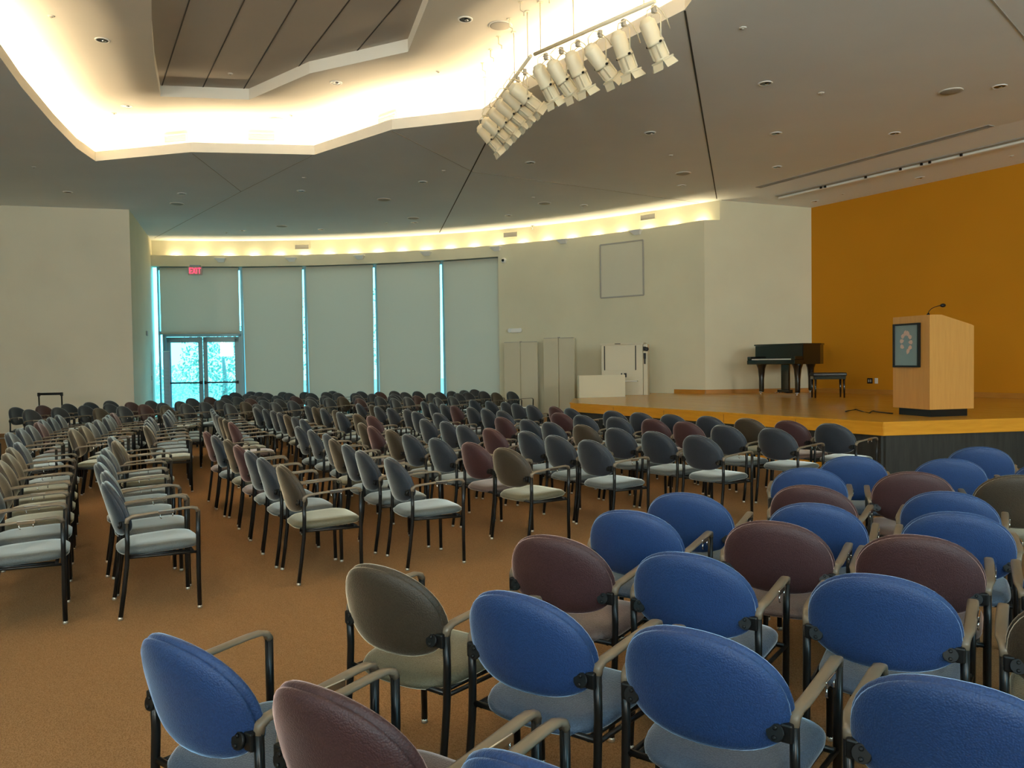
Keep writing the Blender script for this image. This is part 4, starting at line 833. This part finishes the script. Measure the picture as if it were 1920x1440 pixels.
# ------------------------------------------------------------------ stage spotlights on two pipes
def rod_pipe(label, a, b, rods):
    a, b = Vector(a), Vector(b); t = thing('lighting_pipe', label, 'pipe', (0, 0, 0)); bm = B(); tube(bm, [a, b], .024, 10); P('pipe', bm, M_SPOT, t)
    for f in rods: p = a + (b - a) * f; bm = B(); tube(bm, [p, (p.x, p.y, TZ + .01)], .008, 6); lathe(bm, [(.035, TZ - .012), (.035, TZ)], 10, Matrix.Translation((p.x, p.y, 0))); P('hanger_rod', bm, M_SPOT, t)
p = D['pipe']
rod_pipe('white ceiling pipe carrying the six nearer stage spotlights', p[0], p[1], (.06, .36, .92)); rod_pipe('white ceiling pipe carrying the six farther stage spotlights', p[2], p[3], (.05, .30, .97))
def spot_proto():
    t = thing('stage_spotlight', '', 'spotlight')
    bm = B(); bbox(bm, (0, 0, .0), (.05, .05, .09), .008); tube(bm, [(0, -.045, -.01), (0, .045, -.01)], .009, 8); P('clamp', bm, M_GRILLE, t)
    bm = B(); YL = -.36
    for s in (-1, 1): tube(bm, [(0, 0, -.05), (s * .07, 0, -.065), (s * .115, 0, -.11), (s * .118, 0, YL)], .010, 6, flat=.5)
    P('yoke', bm, M_SPOT, t)
    M1 = Matrix.Rotation(-PI / 2, 4, 'X')
    bm = B(); lathe(bm, [(.03, -.27), (.062, -.26), (.07, -.235), (.092, -.22), (.098, -.20), (.100, .02), (.106, .025), (.106, .05), (.085, .055)], 18, M1); b = P('lamp_housing', bm, M_SPOT, t); b.location = (0, 0, YL)
    bm = B(); lathe(bm, [(.083, .05), (.083, .21), (.092, .215), (.092, .235), (.078, .24)], 18, M1)
    for k in range(4): a = PI / 4 + k * PI / 2; box(bm, (.084 * math.cos(a), .135, .084 * math.sin(a)), (.03, .16, .022))
    P('lens_tube', bm, M_SPOT, b)
    bm = B()
    for x, z, sx, sz in ((0, .085, .20, .02), (0, -.085, .20, .02), (.09, 0, .02, .16), (-.09, 0, .02, .16)): box(bm, (x, .245, z), (sx, .02, sz))
    P('colour_frame', bm, M_SPOT, b)
    for k in range(4):
        bm = B(); Mr = Matrix.Rotation(k * PI / 2, 4, 'Y'); pts = [(-.085, .255, .09), (.085, .255, .09), (.078 + .02 * (k % 2), .335, .125), (-.078 - .02 * (k % 2), .335, .125)]
        lo_v = [bm.verts.new(Mr @ Vector(q)) for q in pts]; hi_v = [bm.verts.new(Mr @ (Vector(q) + Vector((0, .003, .006)))) for q in pts]
        faces_of(bm, lo_v[::-1]); faces_of(bm, hi_v)
        for i in range(4): faces_of(bm, (lo_v[i], lo_v[(i + 1) % 4], hi_v[(i + 1) % 4], hi_v[i]))
        P('barn_door', bm, M_SPOT, b)
    for x, y in ((-.115, .04), (.115, .04), (-.095, .14)): bm = B(); lathe(bm, [(.014, -.012), (.016, .0), (.012, .014)], 10, Matrix.Translation((x, y, -.03)) @ Matrix.Rotation(PI / 2, 4, 'Y')); P('knob', bm, M_BLACK, b)
    bm = B(); tube(bm, [(0, -.26, .02), (.03, -.33, .05), (.06, -.34, .16), (.05, -.26, .24), (.03, -.14, .29), (0, -.03, .31)], .007, 6); P('cable', bm, M_SPOT, b)
    return t
sp0 = spot_proto(); rnd = random.Random(3)
PIT = [-1.02, -1.10, -.72, -1.02, -.80, -.98, -.62, -.66, -.62, -.66, -.64, -.84]
YAW = [31] * 6 + [14] * 6
slab = ['rightmost and nearest, first on the nearer pipe', 'second on the nearer pipe', 'third on the nearer pipe', 'fourth on the nearer pipe', 'fifth on the nearer pipe', 'sixth on the nearer pipe, by the corner', 'first on the farther pipe, by the corner', 'second on the farther pipe', 'third on the farther pipe', 'fourth on the farther pipe', 'fifth on the farther pipe', 'last on the farther pipe, lowest in the cluster']
for i, q in enumerate(D['fix']):
    o = sp0 if i == 0 else copy_tree(sp0)
    o.location = (q[0], q[1], q[2] - .068); o.scale = (.9, .9, .9); o.rotation_euler = (0, 0, math.radians(YAW[i] - 90)); pit = PIT[i]
    for ch in o.children:
        if ch.name.startswith('lamp_housing'): ch.rotation_euler = (pit, 0, 0)
    tag(o, 'cream stage spotlight with flared barn doors, ' + slab[i], 'spotlight', 'stage spotlights on the ceiling pipes')
# hooks along the bright tray edge above the pipes
bm = B(); tube(bm, [(0, 0, 0), (0, 0, -.10), (.05, 0, -.11), (.05, 0, -.16)], .008, 6); HK = mesh_of('hook', bm, M_SPOT); bm = B(); lathe(bm, [(.03, -.008), (.03, 0)], 10); HP = mesh_of('plate', bm, M_SPOT)
hk = [Vector(D['pipe'][0]) + (Vector(D['pipe'][1]) - Vector(D['pipe'][0])) * f for f in (-.02, .22, .50, .76)] + [Vector(D['pipe'][2]) + (Vector(D['pipe'][3]) - Vector(D['pipe'][2])) * f for f in (.18, .40, .58, .78)]
for i, h in enumerate(hk):
    t = thing('ceiling_hook', 'small white ceiling hook above the spotlights, %s counting from the %s' % (ORD[i % 4], 'corner along the nearer pipe' if i < 4 else 'corner along the farther pipe'), 'hook', (h.x - .14, h.y - .12, TZ), .6, 'ceiling hooks above the pipes'); part('hook', HK, t); part('plate', HP, t)
